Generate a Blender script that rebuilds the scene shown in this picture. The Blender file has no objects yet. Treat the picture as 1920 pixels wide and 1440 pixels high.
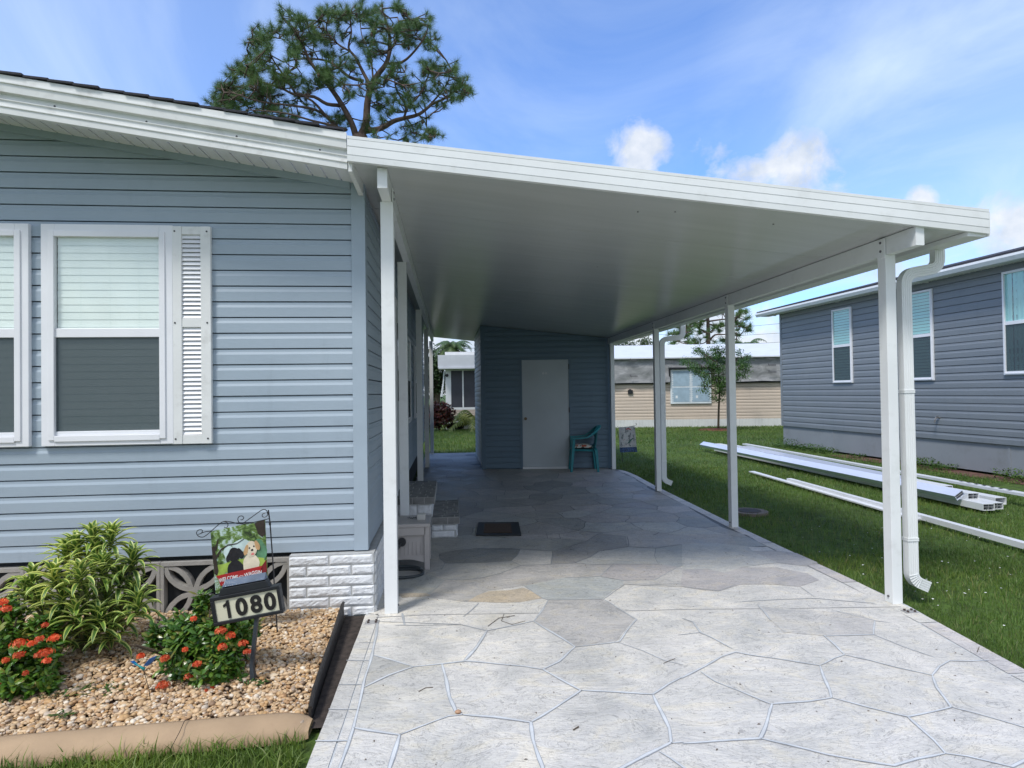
import bpy, math, random
import numpy as np
from mathutils import Vector, Matrix
random.seed(7); np.random.seed(7)
S = bpy.context.scene
C = S.collection
R = random.uniform
# ------------------------------------------------------------------ camera
FPX, PITCH, YAW, ROLL, HC = 1176.07, .014048, .099593, -.013577, 1.5
cy, sy, cp, sp = math.cos(YAW), math.sin(YAW), math.cos(PITCH), math.sin(PITCH)
VF = Vector((sy*cp, cy*cp, sp)); VR0 = Vector((cy, -sy, 0)); VU0 = VR0.cross(VF)
VR = VR0*math.cos(ROLL) + VU0*math.sin(ROLL); VU = -VR0*math.sin(ROLL) + VU0*math.cos(ROLL)
CAM = Vector((0, 0, HC))
def ray(u, v): return VF + VR*((u-960)/FPX) - VU*((v-720)/FPX)
def gY(u, v, Y): r = ray(u, v); return CAM + r*(Y/r.y)          # measured point on the plane y = Y
def gZ(u, v, Z=0.0): r = ray(u, v); return CAM + r*((Z-HC)/r.z)  # measured point on the ground
def gV(u, v, A, B):                                              # measured point on the upright plane through A, B
    n = Vector((-(B[1]-A[1]), B[0]-A[0], 0)); r = ray(u, v)
    return CAM + r*((Vector((A[0], A[1], 0))-CAM).dot(n)/r.dot(n))
cam = bpy.data.cameras.new('camera'); co = bpy.data.objects.new('camera', cam); C.objects.link(co)
cam.sensor_width = 36; cam.lens = FPX/1920*36; cam.clip_end = 2000; cam.clip_start = .05
M = Matrix.Identity(4)
for i in range(3): M[i][0] = VR[i]; M[i][1] = VU[i]; M[i][2] = -VF[i]; M[i][3] = CAM[i]
co.matrix_world = M; S.camera = co

# ------------------------------------------------------------------ materials
def nt_new(name):
    m = bpy.data.materials.new(name); m.use_nodes = True
    nt = m.node_tree; b = nt.nodes['Principled BSDF']; return m, nt, b
def ramp(nt, stops):
    r = nt.nodes.new('ShaderNodeValToRGB'); e = r.color_ramp.elements
    while len(e) < len(stops): e.new(.5)
    for el, (p, c) in zip(e, stops):
        el.position = p; el.color = (*c, 1) if len(c) == 3 else c
    return r
def noise(nt, vec, scale, detail=4, rough=.55, dist=0):
    n = nt.nodes.new('ShaderNodeTexNoise'); n.inputs['Scale'].default_value = scale
    n.inputs['Detail'].default_value = detail; n.inputs['Roughness'].default_value = rough
    n.inputs['Distortion'].default_value = dist
    if vec is not None: nt.links.new(vec, n.inputs['Vector'])
    return n
def pos(nt, scale=(1, 1, 1)):
    g = nt.nodes.new('ShaderNodeNewGeometry')
    if scale == (1, 1, 1): return g.outputs['Position']
    m = nt.nodes.new('ShaderNodeMapping'); m.inputs['Scale'].default_value = scale
    nt.links.new(g.outputs['Position'], m.inputs['Vector']); return m.outputs['Vector']
def mix(nt, fac, a, b, mode='MIX'):
    m = nt.nodes.new('ShaderNodeMix'); m.data_type = 'RGBA'; m.blend_type = mode
    for s, v in ((m.inputs[0], fac), (m.inputs[6], a), (m.inputs[7], b)):
        if isinstance(v, bpy.types.NodeSocket): nt.links.new(v, s)
        elif isinstance(v, (int, float)): s.default_value = v
        else: s.default_value = (*v, 1)
    return m.outputs[2]
def bump(nt, b, h, strength=.3, dist=.01):
    bp = nt.nodes.new('ShaderNodeBump'); bp.inputs['Strength'].default_value = strength
    bp.inputs['Distance'].default_value = dist; nt.links.new(h, bp.inputs['Height'])
    nt.links.new(bp.outputs['Normal'], b.inputs['Normal']); return bp
def mat(name, col, rough=.5, var=.12, vscale=3, bs=0, bscale=60, stretch=(1, 1, 1), metal=0, spec=.5, dirt=None, coat=0):
    m, nt, b = nt_new(name); b.inputs['Roughness'].default_value = rough; b.inputs['Metallic'].default_value = metal
    b.inputs['Specular IOR Level'].default_value = spec; b.inputs['Coat Weight'].default_value = coat
    n = noise(nt, pos(nt, stretch), vscale, 6)
    lo = tuple(c*(1-var) for c in col); hi = tuple(min(1, c*(1+var)) for c in col)
    r = ramp(nt, [(.3, lo), (.7, hi)]); nt.links.new(n.outputs['Fac'], r.inputs[0]); out = r.outputs[0]
    if dirt:
        dcol, amt, ds = dirt
        n2 = noise(nt, pos(nt, (1, 1, 1)), ds, 8, .65); r2 = ramp(nt, [(.55, (0, 0, 0)), (.75, (amt,)*3)])
        nt.links.new(n2.outputs['Fac'], r2.inputs[0]); out = mix(nt, r2.outputs[0], out, dcol)
    nt.links.new(out, b.inputs['Base Color'])
    if bs:
        n3 = noise(nt, pos(nt, stretch), bscale, 5); bump(nt, b, n3.outputs['Fac'], bs, .004)
    return m
def leafmat(name, cols, rough=.45, sub=.0, big=.6, trans=.25):
    """colour varies from leaf to leaf"""
    m, nt, b = nt_new(name); b.inputs['Roughness'].default_value = rough
    g = nt.nodes.new('ShaderNodeNewGeometry')
    r = ramp(nt, [(i/(max(1, len(cols)-1)), c) for i, c in enumerate(cols)])
    nt.links.new(g.outputs['Random Per Island'], r.inputs[0])
    n = noise(nt, pos(nt), big, 5, .6); rr = ramp(nt, [(.32, (.62, .66, .62)), (.5, (1, 1, 1)), (.68, (1.32, 1.16, 1.0))])
    nt.links.new(n.outputs['Fac'], rr.inputs[0])
    col = mix(nt, 1.0, r.outputs[0], rr.outputs[0], 'MULTIPLY')
    nt.links.new(col, b.inputs['Base Color'])
    if trans:
        t = nt.nodes.new('ShaderNodeBsdfTranslucent'); nt.links.new(col, t.inputs['Color'])
        ms = nt.nodes.new('ShaderNodeMixShader'); ms.inputs[0].default_value = trans
        nt.links.new(b.outputs[0], ms.inputs[1]); nt.links.new(t.outputs[0], ms.inputs[2])
        nt.links.new(ms.outputs[0], nt.nodes['Material Output'].inputs[0])
    return m
def glassmat(name, tint=(.6, .7, .7), dark=0.0, refl=.12, rough=.02):
    m = bpy.data.materials.new(name); m.use_nodes = True; nt = m.node_tree; nt.nodes.clear()
    out = nt.nodes.new('ShaderNodeOutputMaterial'); tr = nt.nodes.new('ShaderNodeBsdfTransparent'); tr.inputs[0].default_value = (*tint, 1)
    gl = nt.nodes.new('ShaderNodeBsdfGlossy'); gl.inputs['Roughness'].default_value = rough
    lw = nt.nodes.new('ShaderNodeLayerWeight'); lw.inputs[0].default_value = .5
    p5 = nt.nodes.new('ShaderNodeMath'); p5.operation = 'POWER'; nt.links.new(lw.outputs['Facing'], p5.inputs[0]); p5.inputs[1].default_value = 4.0
    ma = nt.nodes.new('ShaderNodeMath'); ma.operation = 'MULTIPLY_ADD'; nt.links.new(p5.outputs[0], ma.inputs[0]); ma.inputs[1].default_value = .6; ma.inputs[2].default_value = refl
    ms = nt.nodes.new('ShaderNodeMixShader'); nt.links.new(ma.outputs[0], ms.inputs[0])
    nt.links.new(tr.outputs[0], ms.inputs[1]); nt.links.new(gl.outputs[0], ms.inputs[2])
    nt.links.new(ms.outputs[0], out.inputs[0]); return m
def screenmat(name, col, alpha):
    m = bpy.data.materials.new(name); m.use_nodes = True; nt = m.node_tree; nt.nodes.clear()
    out = nt.nodes.new('ShaderNodeOutputMaterial'); tr = nt.nodes.new('ShaderNodeBsdfTransparent')
    d = nt.nodes.new('ShaderNodeBsdfDiffuse'); d.inputs[0].default_value = (*col, 1)
    ms = nt.nodes.new('ShaderNodeMixShader'); ms.inputs[0].default_value = alpha
    nt.links.new(tr.outputs[0], ms.inputs[1]); nt.links.new(d.outputs[0], ms.inputs[2]); nt.links.new(ms.outputs[0], out.inputs[0]); return m

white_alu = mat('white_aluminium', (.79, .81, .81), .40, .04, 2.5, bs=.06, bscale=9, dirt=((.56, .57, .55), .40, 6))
white_trim = mat('white_trim', (.80, .81, .84), .42, .03, 4)
old_white = mat('weathered_white', (.74, .75, .74), .5, .05, 6, bs=.1, dirt=((.42, .41, .38), .55, 7))
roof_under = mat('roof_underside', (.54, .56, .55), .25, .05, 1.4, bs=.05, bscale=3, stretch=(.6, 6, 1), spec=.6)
def sidingmat(name, col, var=.05):
    m, nt, b = nt_new(name); b.inputs['Roughness'].default_value = .52
    n = noise(nt, pos(nt, (2.5, 2.5, 60)), 5, 6, .6); n2 = noise(nt, pos(nt), 1.3, 5)
    r = ramp(nt, [(.25, tuple(c*(1-var*1.4) for c in col)), (.75, tuple(c*(1+var) for c in col))]); nt.links.new(n.outputs['Fac'], r.inputs[0])
    r2 = ramp(nt, [(.3, (.93, .94, .95)), (.7, (1.04, 1.03, 1.02))]); nt.links.new(n2.outputs['Fac'], r2.inputs[0])
    c_ = mix(nt, 1.0, r.outputs[0], r2.outputs[0], 'MULTIPLY')
    n4 = noise(nt, pos(nt, (3, 3, .5)), 2.6, 8, .65); r4 = ramp(nt, [(.56, (0, 0, 0)), (.8, (.30, .30, .30))]); nt.links.new(n4.outputs['Fac'], r4.inputs[0])
    nt.links.new(mix(nt, r4.outputs[0], c_, tuple(x*.62 for x in col)), b.inputs['Base Color'])
    n5 = noise(nt, pos(nt, (.8, .8, 2)), 1.8, 2); bp = bump(nt, b, n.outputs['Fac'], .18, .003)
    b2 = nt.nodes.new('ShaderNodeBump'); b2.inputs['Strength'].default_value = .35; b2.inputs['Distance'].default_value = .012; nt.links.new(n5.outputs['Fac'], b2.inputs['Height']); nt.links.new(b2.outputs['Normal'], bp.inputs['Normal']); return m
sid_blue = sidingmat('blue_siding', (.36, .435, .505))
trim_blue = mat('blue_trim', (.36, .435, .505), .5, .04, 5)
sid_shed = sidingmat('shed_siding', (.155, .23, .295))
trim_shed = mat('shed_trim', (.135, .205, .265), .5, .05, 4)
sid_grey = sidingmat('grey_siding', (.215, .24, .265))
found_grey = mat('foundation_grey', (.26, .28, .30), .8, .07, 1.2, bs=.3, bscale=40, dirt=((.17, .18, .17), .5, 2))
sid_beige = sidingmat('beige_siding', (.62, .52, .43))
black = mat('black_plastic', (.015, .017, .02), .45, .2, 8)
black_metal = mat('black_metal', (.02, .02, .024), .4, .2, 8)
dark_in = mat('dark_interior', (.03, .035, .04), .8)
blindm = mat('white_blinds', (.86, .92, .89), .5, .04, 4)
blind_teal = mat('pale_teal_blinds', (.50, .74, .72), .5, .05, 4)
glass = glassmat('window_glass', (.97, 1, .985))
glass_teal = glassmat('tinted_window_glass', (.82, .96, .96))
screen = screenmat('insect_screen', (.085, .11, .125), .74)
bolt_m = mat('steel_bolt', (.16, .16, .17), .4, .2, 20, metal=.6)
shingle = mat('dark_shingles', (.035, .035, .045), .9, .3, 30, bs=.6, bscale=80)
concrete_tan = mat('tan_curb_concrete', (.40, .28, .17), .85, .10, 5, bs=.35, bscale=120, dirt=((.33, .22, .14), .5, 9))
soil = mat('dark_soil', (.045, .034, .028), .95, .5, 25, bs=1.0, bscale=60)
brick_white = mat('white_painted_split_brick', (.72, .74, .76), .65, .06, 25, bs=.9, bscale=90, dirt=((.45, .42, .40), .55, 22))
mortar = mat('painted_mortar', (.42, .43, .43), .9, .15, 20, bs=.4, bscale=80)
breeze = mat('breeze_block_concrete', (.34, .325, .30), .9, .12, 14, bs=.5, bscale=90, dirt=((.20, .19, .17), .5, 12))
bark = mat('pine_bark', (.105, .075, .06), .95, .4, 9, bs=1, bscale=25)
# ------------------------------------------------------------------ mesh builder
LOC = {}
class MB:
    def __init__(s): s.v = []; s.f = []; s.m = []
    def add(s, vs, fs, mi=0):
        o = len(s.v); s.v += [tuple(v) for v in vs]; s.f += [tuple(i+o for i in f) for f in fs]; s.m += [mi]*len(fs); return s
    def quad(s, a, b, c, d, mi=0): return s.add([a, b, c, d], [(0, 1, 2, 3)], mi)
    def hexa(s, bot, top, mi=0):
        n = len(bot)
        fs = [tuple(range(n-1, -1, -1)), tuple(range(n, 2*n))] + [(i, (i+1) % n, n+(i+1) % n, n+i) for i in range(n)]
        return s.add(list(bot)+list(top), fs, mi)
    def box(s, x0, x1, y0, y1, z0, z1, mi=0):
        return s.hexa([(x0, y0, z0), (x1, y0, z0), (x1, y1, z0), (x0, y1, z0)], [(x0, y0, z1), (x1, y0, z1), (x1, y1, z1), (x0, y1, z1)], mi)
    def obox(s, o, ex, ey, ez, mi=0):
        o, ex, ey, ez = map(Vector, (o, ex, ey, ez))
        return s.hexa([o, o+ex, o+ex+ey, o+ey], [o+ez, o+ex+ez, o+ex+ey+ez, o+ey+ez], mi)
    def sweep(s, path, prof, mi=0, cap=True, up=None):
        """prof: list of (a,b) offsets in the frame across the path"""
        path = [Vector(p) for p in path]; n = len(prof); rings = []; U = Vector(up) if up else None
        for i, p in enumerate(path):
            t = (path[min(i+1, len(path)-1)]-path[max(i-1, 0)]).normalized()
            if up: a = t.cross(Vector(up)).normalized()
            else:
                if U is None: U = Vector((0, 0, 1)) if abs(t.z) < .9 else Vector((1, 0, 0))
                a = t.cross(U).normalized()
            b = a.cross(t).normalized()
            if not up: U = b
            k = prof[i] if isinstance(prof[0][0], (tuple, list)) else prof
            rings.append([p+a*x+b*y for x, y in k])
        n = len(rings[0]); vs = [v for r in rings for v in r]
        fs = [(i*n+j, i*n+(j+1) % n, (i+1)*n+(j+1) % n, (i+1)*n+j) for i in range(len(rings)-1) for j in range(n)]
        if cap: fs += [tuple(range(n-1, -1, -1)), tuple((len(rings)-1)*n+j for j in range(n))]
        return s.add(vs, fs, mi)
    def tube(s, path, r, n=6, mi=0):
        rr = r if isinstance(r, (list, tuple)) else [r]*len(path)
        return s.sweep(path, [[(q*math.cos(2*math.pi*j/n), q*math.sin(2*math.pi*j/n)) for j in range(n)] for q in rr], mi)
    def disc(s, c, nrm, r, h, n=12, mi=0):
        c = Vector(c); nrm = Vector(nrm).normalized(); return s.tube([c, c+nrm*h], r, n, mi)
    def build(s, name, mats, parent=None, smooth=False, bevel=0):
        if not isinstance(mats, (list, tuple)): mats = [mats]
        me = bpy.data.meshes.new(name); off = LOC.get(parent.name, Vector((0, 0, 0))) if parent else Vector((0, 0, 0))
        root = off
        me.from_pydata([tuple(Vector(v)-root) for v in s.v], [], s.f)
        for m in mats: me.materials.append(m)
        if len(mats) > 1: me.polygons.foreach_set('material_index', s.m)
        if smooth: me.polygons.foreach_set('use_smooth', [True]*len(s.f))
        me.update(); o = bpy.data.objects.new(name, me); C.objects.link(o)
        if parent: o.parent = parent; LOC[o.name] = root
        else: LOC[o.name] = Vector((0, 0, 0))
        if bevel:
            bv = o.modifiers.new('bevel', 'BEVEL'); bv.width = bevel; bv.segments = 2; bv.limit_method = 'ANGLE'; bv.angle_limit = .6
        return o
def thing(name, label, cat, loc=(0, 0, 0), group=None, kind=None):
    o = bpy.data.objects.new(name, None); C.objects.link(o); o.location = loc; o.empty_display_size = .1
    LOC[o.name] = Vector(loc); o['label'] = label; o['category'] = cat
    if group: o['group'] = group
    return o
def tag(o, label=None, cat=None, group=None, kind=None):
    for k, v in (('label', label), ('category', cat), ('group', group), ('kind', kind)):
        if v: o[k] = v
    return o
def text_mesh(txt, size, extrude, off=0.0, shear=0):
    cu = bpy.data.curves.new('lettering', 'FONT'); cu.body = txt; cu.size = size; cu.extrude = extrude; cu.offset = off
    cu.align_x = 'CENTER'; cu.align_y = 'CENTER'; cu.resolution_u = 4; cu.shear = shear
    o = bpy.data.objects.new('lettering', cu); C.objects.link(o); dg = bpy.context.evaluated_depsgraph_get(); dg.update()
    me = o.evaluated_get(dg).to_mesh(); vs = [v.co.copy() for v in me.vertices]; fs = [tuple(p.vertices) for p in me.polygons]
    o.evaluated_get(dg).to_mesh_clear(); bpy.data.objects.remove(o); bpy.data.curves.remove(cu)
    return vs, fs
# siding: courses of dutch lap boards on an upright plane
PRO = [(0, -.028), (0, .0135), (.60, .0145), (.76, .0085), (.93, .0075), (.935, -.028), (1.0, -.028)]
def siding(mb, A, B, z0, z1, pitch=.1143, xr=None, lap=1.0, mi=0, out=None):
    """A,B ends (x,y); xr(z)->(t0,t1) extents in metres along A->B"""
    A = Vector((A[0], A[1], 0)); B = Vector((B[0], B[1], 0)); L = (B-A).length; d = (B-A)/L
    n = Vector((d.y, -d.x, 0)) if out is None else Vector(out)
    z = z0; k_ = 0; cut = L*.5; srnd = random.Random(int(L*100))
    while z < z1-1e-4:
        k_ += 1; cut = srnd.uniform(.15, .85)*L if k_ % 2 == 1 else cut; wv = srnd.uniform(-.0008, .0008)
        for part in (0, 1):   # boards overlap at a staggered joint
            prev = None
            for fz, o in PRO:
                zz = min(z+fz*pitch, z1); t0, t1 = xr(zz) if xr else (0, L); c2 = cut+.012*(k_ % 2)
                if part == 0: t1 = min(t1, c2); o2 = o+wv
                else: t0 = max(t0, c2-.02); o2 = o+wv+(.0016 if o > 0 else 0)
                if t1 <= t0: t1 = t0+1e-4
                p = (A+d*t0+n*o2*lap+Vector((0, 0, zz)), A+d*t1+n*o2*lap+Vector((0, 0, zz)))
                if prev: mb.quad(prev[0], prev[1], p[1], p[0], mi)
                prev = p
        z += pitch
# a double hung window standing proud of a wall; O = lower left corner, ex along the wall, n outwards
def window(parent, O, w, h, d, n, split=.515, fw=.075, frame_m=None, glass_m=None, blind_m=None, lower_screen=True, depth=.05, sill=True, blinds=True, slat=.05, curtain=False):
    O = Vector(O); d = Vector(d); n = Vector(n); Zv = Vector((0, 0, 1)); frame_m = frame_m or white_trim
    f = MB()
    def bar(a0, a1, b0, b1, n0=.016, n1=depth): f.obox(O+d*a0+Zv*b0+n*n0, d*(a1-a0), n*(n1-n0), Zv*(b1-b0))
    bar(0, fw, 0, h); bar(w-fw, w, 0, h); bar(fw, w-fw, h-fw, h); bar(fw, w-fw, 0, fw*.8)
    i = fw*.55   # raised inner lip
    for a0, a1, b0, b1 in ((i, fw, i*.8, h-i), (w-fw, w-i, i*.8, h-i), (fw, w-fw, h-fw, h-i), (fw, w-fw, i*.6, fw*.8)): bar(a0, a1, b0, b1, depth, depth+.010)
    fo = f.build('window_frame', frame_m, parent, bevel=.003)
    zs = h*split; m = MB(); m.obox(O+d*fw+Zv*(zs-.03)+n*.018, d*(w-2*fw), n*(depth-.022), Zv*.06)
    m.build('sash_rail', frame_m, parent, bevel=.003)
    m = MB(); m.obox(O+d*fw+Zv*(fw*.8)+n*.018, d*(w-2*fw), n*(depth-.026), Zv*.028)
    m.build('bottom_rail', frame_m, parent, bevel=.003)
    g = MB(); o1 = O+n*.034; g.quad(o1+d*fw+Zv*(zs+.03), o1+d*(w-fw)+Zv*(zs+.03), o1+d*(w-fw)+Zv*(h-fw), o1+d*fw+Zv*(h-fw)); g.build('upper_pane', glass_m or glass, parent)
    g = MB(); o1 = O+n*.030; g.quad(o1+d*fw+Zv*(fw*.8+.028), o1+d*(w-fw)+Zv*(fw*.8+.028), o1+d*(w-fw)+Zv*(zs-.03), o1+d*fw+Zv*(zs-.03)); g.build('lower_pane', glass_m or glass, parent)
    if lower_screen:
        g = MB(); o1 = O+n*.036; g.quad(o1+d*fw+Zv*(fw*.8+.028), o1+d*(w-fw)+Zv*(fw*.8+.028), o1+d*(w-fw)+Zv*(zs-.03), o1+d*fw+Zv*(zs-.03)); g.build('insect_screen', screen, parent)
    b = MB(); o1 = O+n*.0155; b.quad(o1+d*fw*.9, o1+d*(w-fw*.9), o1+d*(w-fw*.9)+Zv*(h-fw*.9), o1+d*fw*.9+Zv*(h-fw*.9)); b.build('dark_room_sheet', dark_in, parent)  # flat dark sheet on the wall, its colour stands for the unlit room
    if curtain:
        c = MB(); N = 60; xs = [fw+(w-2*fw)*k/N for k in range(N+1)]
        for k in range(N):
            a, bb = xs[k], xs[k+1]; oa = .020+.004*math.sin(k*1.3)+.002*math.sin(k*.47); ob = .020+.004*math.sin((k+1)*1.3)+.002*math.sin((k+1)*.47)
            c.quad(O+d*a+n*oa+Zv*fw, O+d*bb+n*ob+Zv*fw, O+d*bb+n*ob+Zv*(h-fw), O+d*a+n*oa+Zv*(h-fw))
        c.build('curtain', blind_m or blindm, parent, smooth=True)
    elif blinds:
        c = MB(); z = fw+.01
        ov = 1.10 if blind_m is None else .86
        while z < h-fw-.02:
            a = O+d*(fw+.006)+Zv*z+n*.0170; L = d*(w-2*fw-.012)
            c.quad(a+n*.0070, a+L+n*.0070, a+L+n*.0035+Zv*slat*ov, a+n*.0035+Zv*slat*ov)
            z += slat
        for t in (.22, .5, .78):
            a = O+d*(fw+(w-2*fw)*t)+Zv*fw+n*.0265; c.quad(a, a+d*.0022, a+d*.0022+Zv*(h-2*fw), a+Zv*(h-2*fw))
        c.build('blinds', blind_m or blindm, parent)
    return fo
# ------------------------------------------------------------------ ground, lawn
def groundmat():
    m, nt, b = nt_new('lawn_ground'); b.inputs['Roughness'].default_value = .95
    n = noise(nt, pos(nt), .5, 6, .6); n2 = noise(nt, pos(nt), 9, 8, .7)
    r = ramp(nt, [(.3, (.055, .10, .016)), (.55, (.08, .145, .02)), (.75, (.115, .18, .03))]); nt.links.new(n.outputs['Fac'], r.inputs[0])
    r2 = ramp(nt, [(.35, (.45, .42, .4)), (.65, (1.2, 1.2, 1.1))]); nt.links.new(n2.outputs['Fac'], r2.inputs[0])
    nt.links.new(mix(nt, 1.0, r.outputs[0], r2.outputs[0], 'MULTIPLY'), b.inputs['Base Color'])
    bump(nt, b, n2.outputs['Fac'], .8, .03); return m
g = MB(); g.quad((-400, -60, -.045), (400, -60, -.045), (400, 700, -.045), (-400, 700, -.045))
tag(g.build('ground', groundmat()), 'green lawn ground stretching to the horizon', None, kind='structure')

# driveway edges
REDGE = [(-1, 2.93), (1.0, 2.94), (2.2, 2.965), (3.03, 3.01), (3.6, 3.07), (4.05, 3.128), (6.3, 3.135), (9.3, 3.21), (11.0, 3.30), (11.6, 3.28), (12.0, 3.13)]
def redge(y):
    for (a, xa), (b, xb) in zip(REDGE, REDGE[1:]):
        if a <= y <= b: return xa+(xb-xa)*(y-a)/(b-a)
    return REDGE[-1][1]
slab = []
for y, x in REDGE: slab.append((x, y))
slab += [(3.13, 12.2), (.66, 12.6), (.66, 15.93), (-.60, 16.1), (-.60, 4.44), (-.585, 4.40), (-.575, 3.4), (-.59, 2.6), (-.60, 1), (-.62, -1)]
def jointmat():   # pale paint that has worn off in patches and turns dark grey towards the back
    m = mat('pale_blue_joint_paint', (.60, .62, .63), .7, .14, 9, bs=.2, bscale=50, dirt=((.34, .38, .41), .7, 3))
    nt = m.node_tree; b = nt.nodes['Principled BSDF']; src = b.inputs['Base Color'].links[0].from_socket
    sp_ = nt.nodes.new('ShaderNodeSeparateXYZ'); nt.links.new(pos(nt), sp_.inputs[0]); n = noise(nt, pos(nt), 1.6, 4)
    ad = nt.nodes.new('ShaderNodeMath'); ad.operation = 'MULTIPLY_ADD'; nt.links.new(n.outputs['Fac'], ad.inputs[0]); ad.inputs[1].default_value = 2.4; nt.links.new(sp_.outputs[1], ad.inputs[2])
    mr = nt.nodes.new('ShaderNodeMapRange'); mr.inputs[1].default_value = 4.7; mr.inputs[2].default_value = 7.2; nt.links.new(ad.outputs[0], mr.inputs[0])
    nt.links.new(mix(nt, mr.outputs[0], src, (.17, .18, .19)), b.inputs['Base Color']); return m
g = MB(); g.hexa([(x, y, -.12) for x, y in slab], [(x, y, -.004) for x, y in slab])
tag(g.build('driveway', jointmat()), 'stamped concrete driveway with pale blue painted joints', None, kind='structure')
# stones: voronoi cells, seeds read off the near part of the drive
seeds_px = [(800,1206),(984,1208),(1100,1170),(757,1310),(955,1296),(1167,1247),(700,1405),(867,1400),(1120,1362),(1270,1345),(1413,1277),(1663,1280),(1850,1283),
 (1580,1367),(1830,1373),(1463,1205),(1697,1222),(1530,1160),(1345,1233),(1375,1178),(1480,1112),(1330,1092),(1430,1077),(1363,1040),(1600,1110),
 (890,1043),(1002,1043),(1081,1041),(1175,1037),(858,1068),(1055,1071),(1197,1071),(770,1094),(897,1097),(1075,1108),(1210,1112),(937,1125),(822,1150),(960,1152),(1240,1165),(1265,1040),(1410,1430),(1000,1440),(1230,1445),(1700,1440),(780,1035)]
seeds = [tuple(gZ(u, v)[:2]) for u, v in seeds_px]
for iy in range(0, 40):
    y = 6.0+iy*.42
    for ix in range(-2, 10):
        x = ix*.56+(iy % 2)*.28+R(-.17, .17); yy = y+R(-.14, .14)
        if all((x-a)**2+(yy-b)**2 > .12 for a, b in seeds): seeds.append((x, yy))
for iy in range(0, 8):
    for ix in range(-2, 8):
        x = ix*.62+(iy % 2)*.3+R(-.13, .13); yy = 2.05-iy*.5+R(-.12, .12)
        if all((x-a)**2+(yy-b)**2 > .16 for a, b in seeds): seeds.append((x, yy))
def clip(poly, nx, ny, c):
    out = []
    for i in range(len(poly)):
        p, q = poly[i], poly[(i+1) % len(poly)]; dp = p[0]*nx+p[1]*ny-c; dq = q[0]*nx+q[1]*ny-c
        if dp <= 0: out.append(p)
        if dp*dq < 0: t = dp/(dp-dq); out.append((p[0]+(q[0]-p[0])*t, p[1]+(q[1]-p[1])*t))
    return out
from mathutils import noise as mn
NEAR_Y = 5.75
def z4(*P): return [(560+x/2.6667, 1000+y/2.6667) for x, y in P]
def z5d(*P): return [(1280+x/3, 1000+y/3) for x, y in P]
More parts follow.
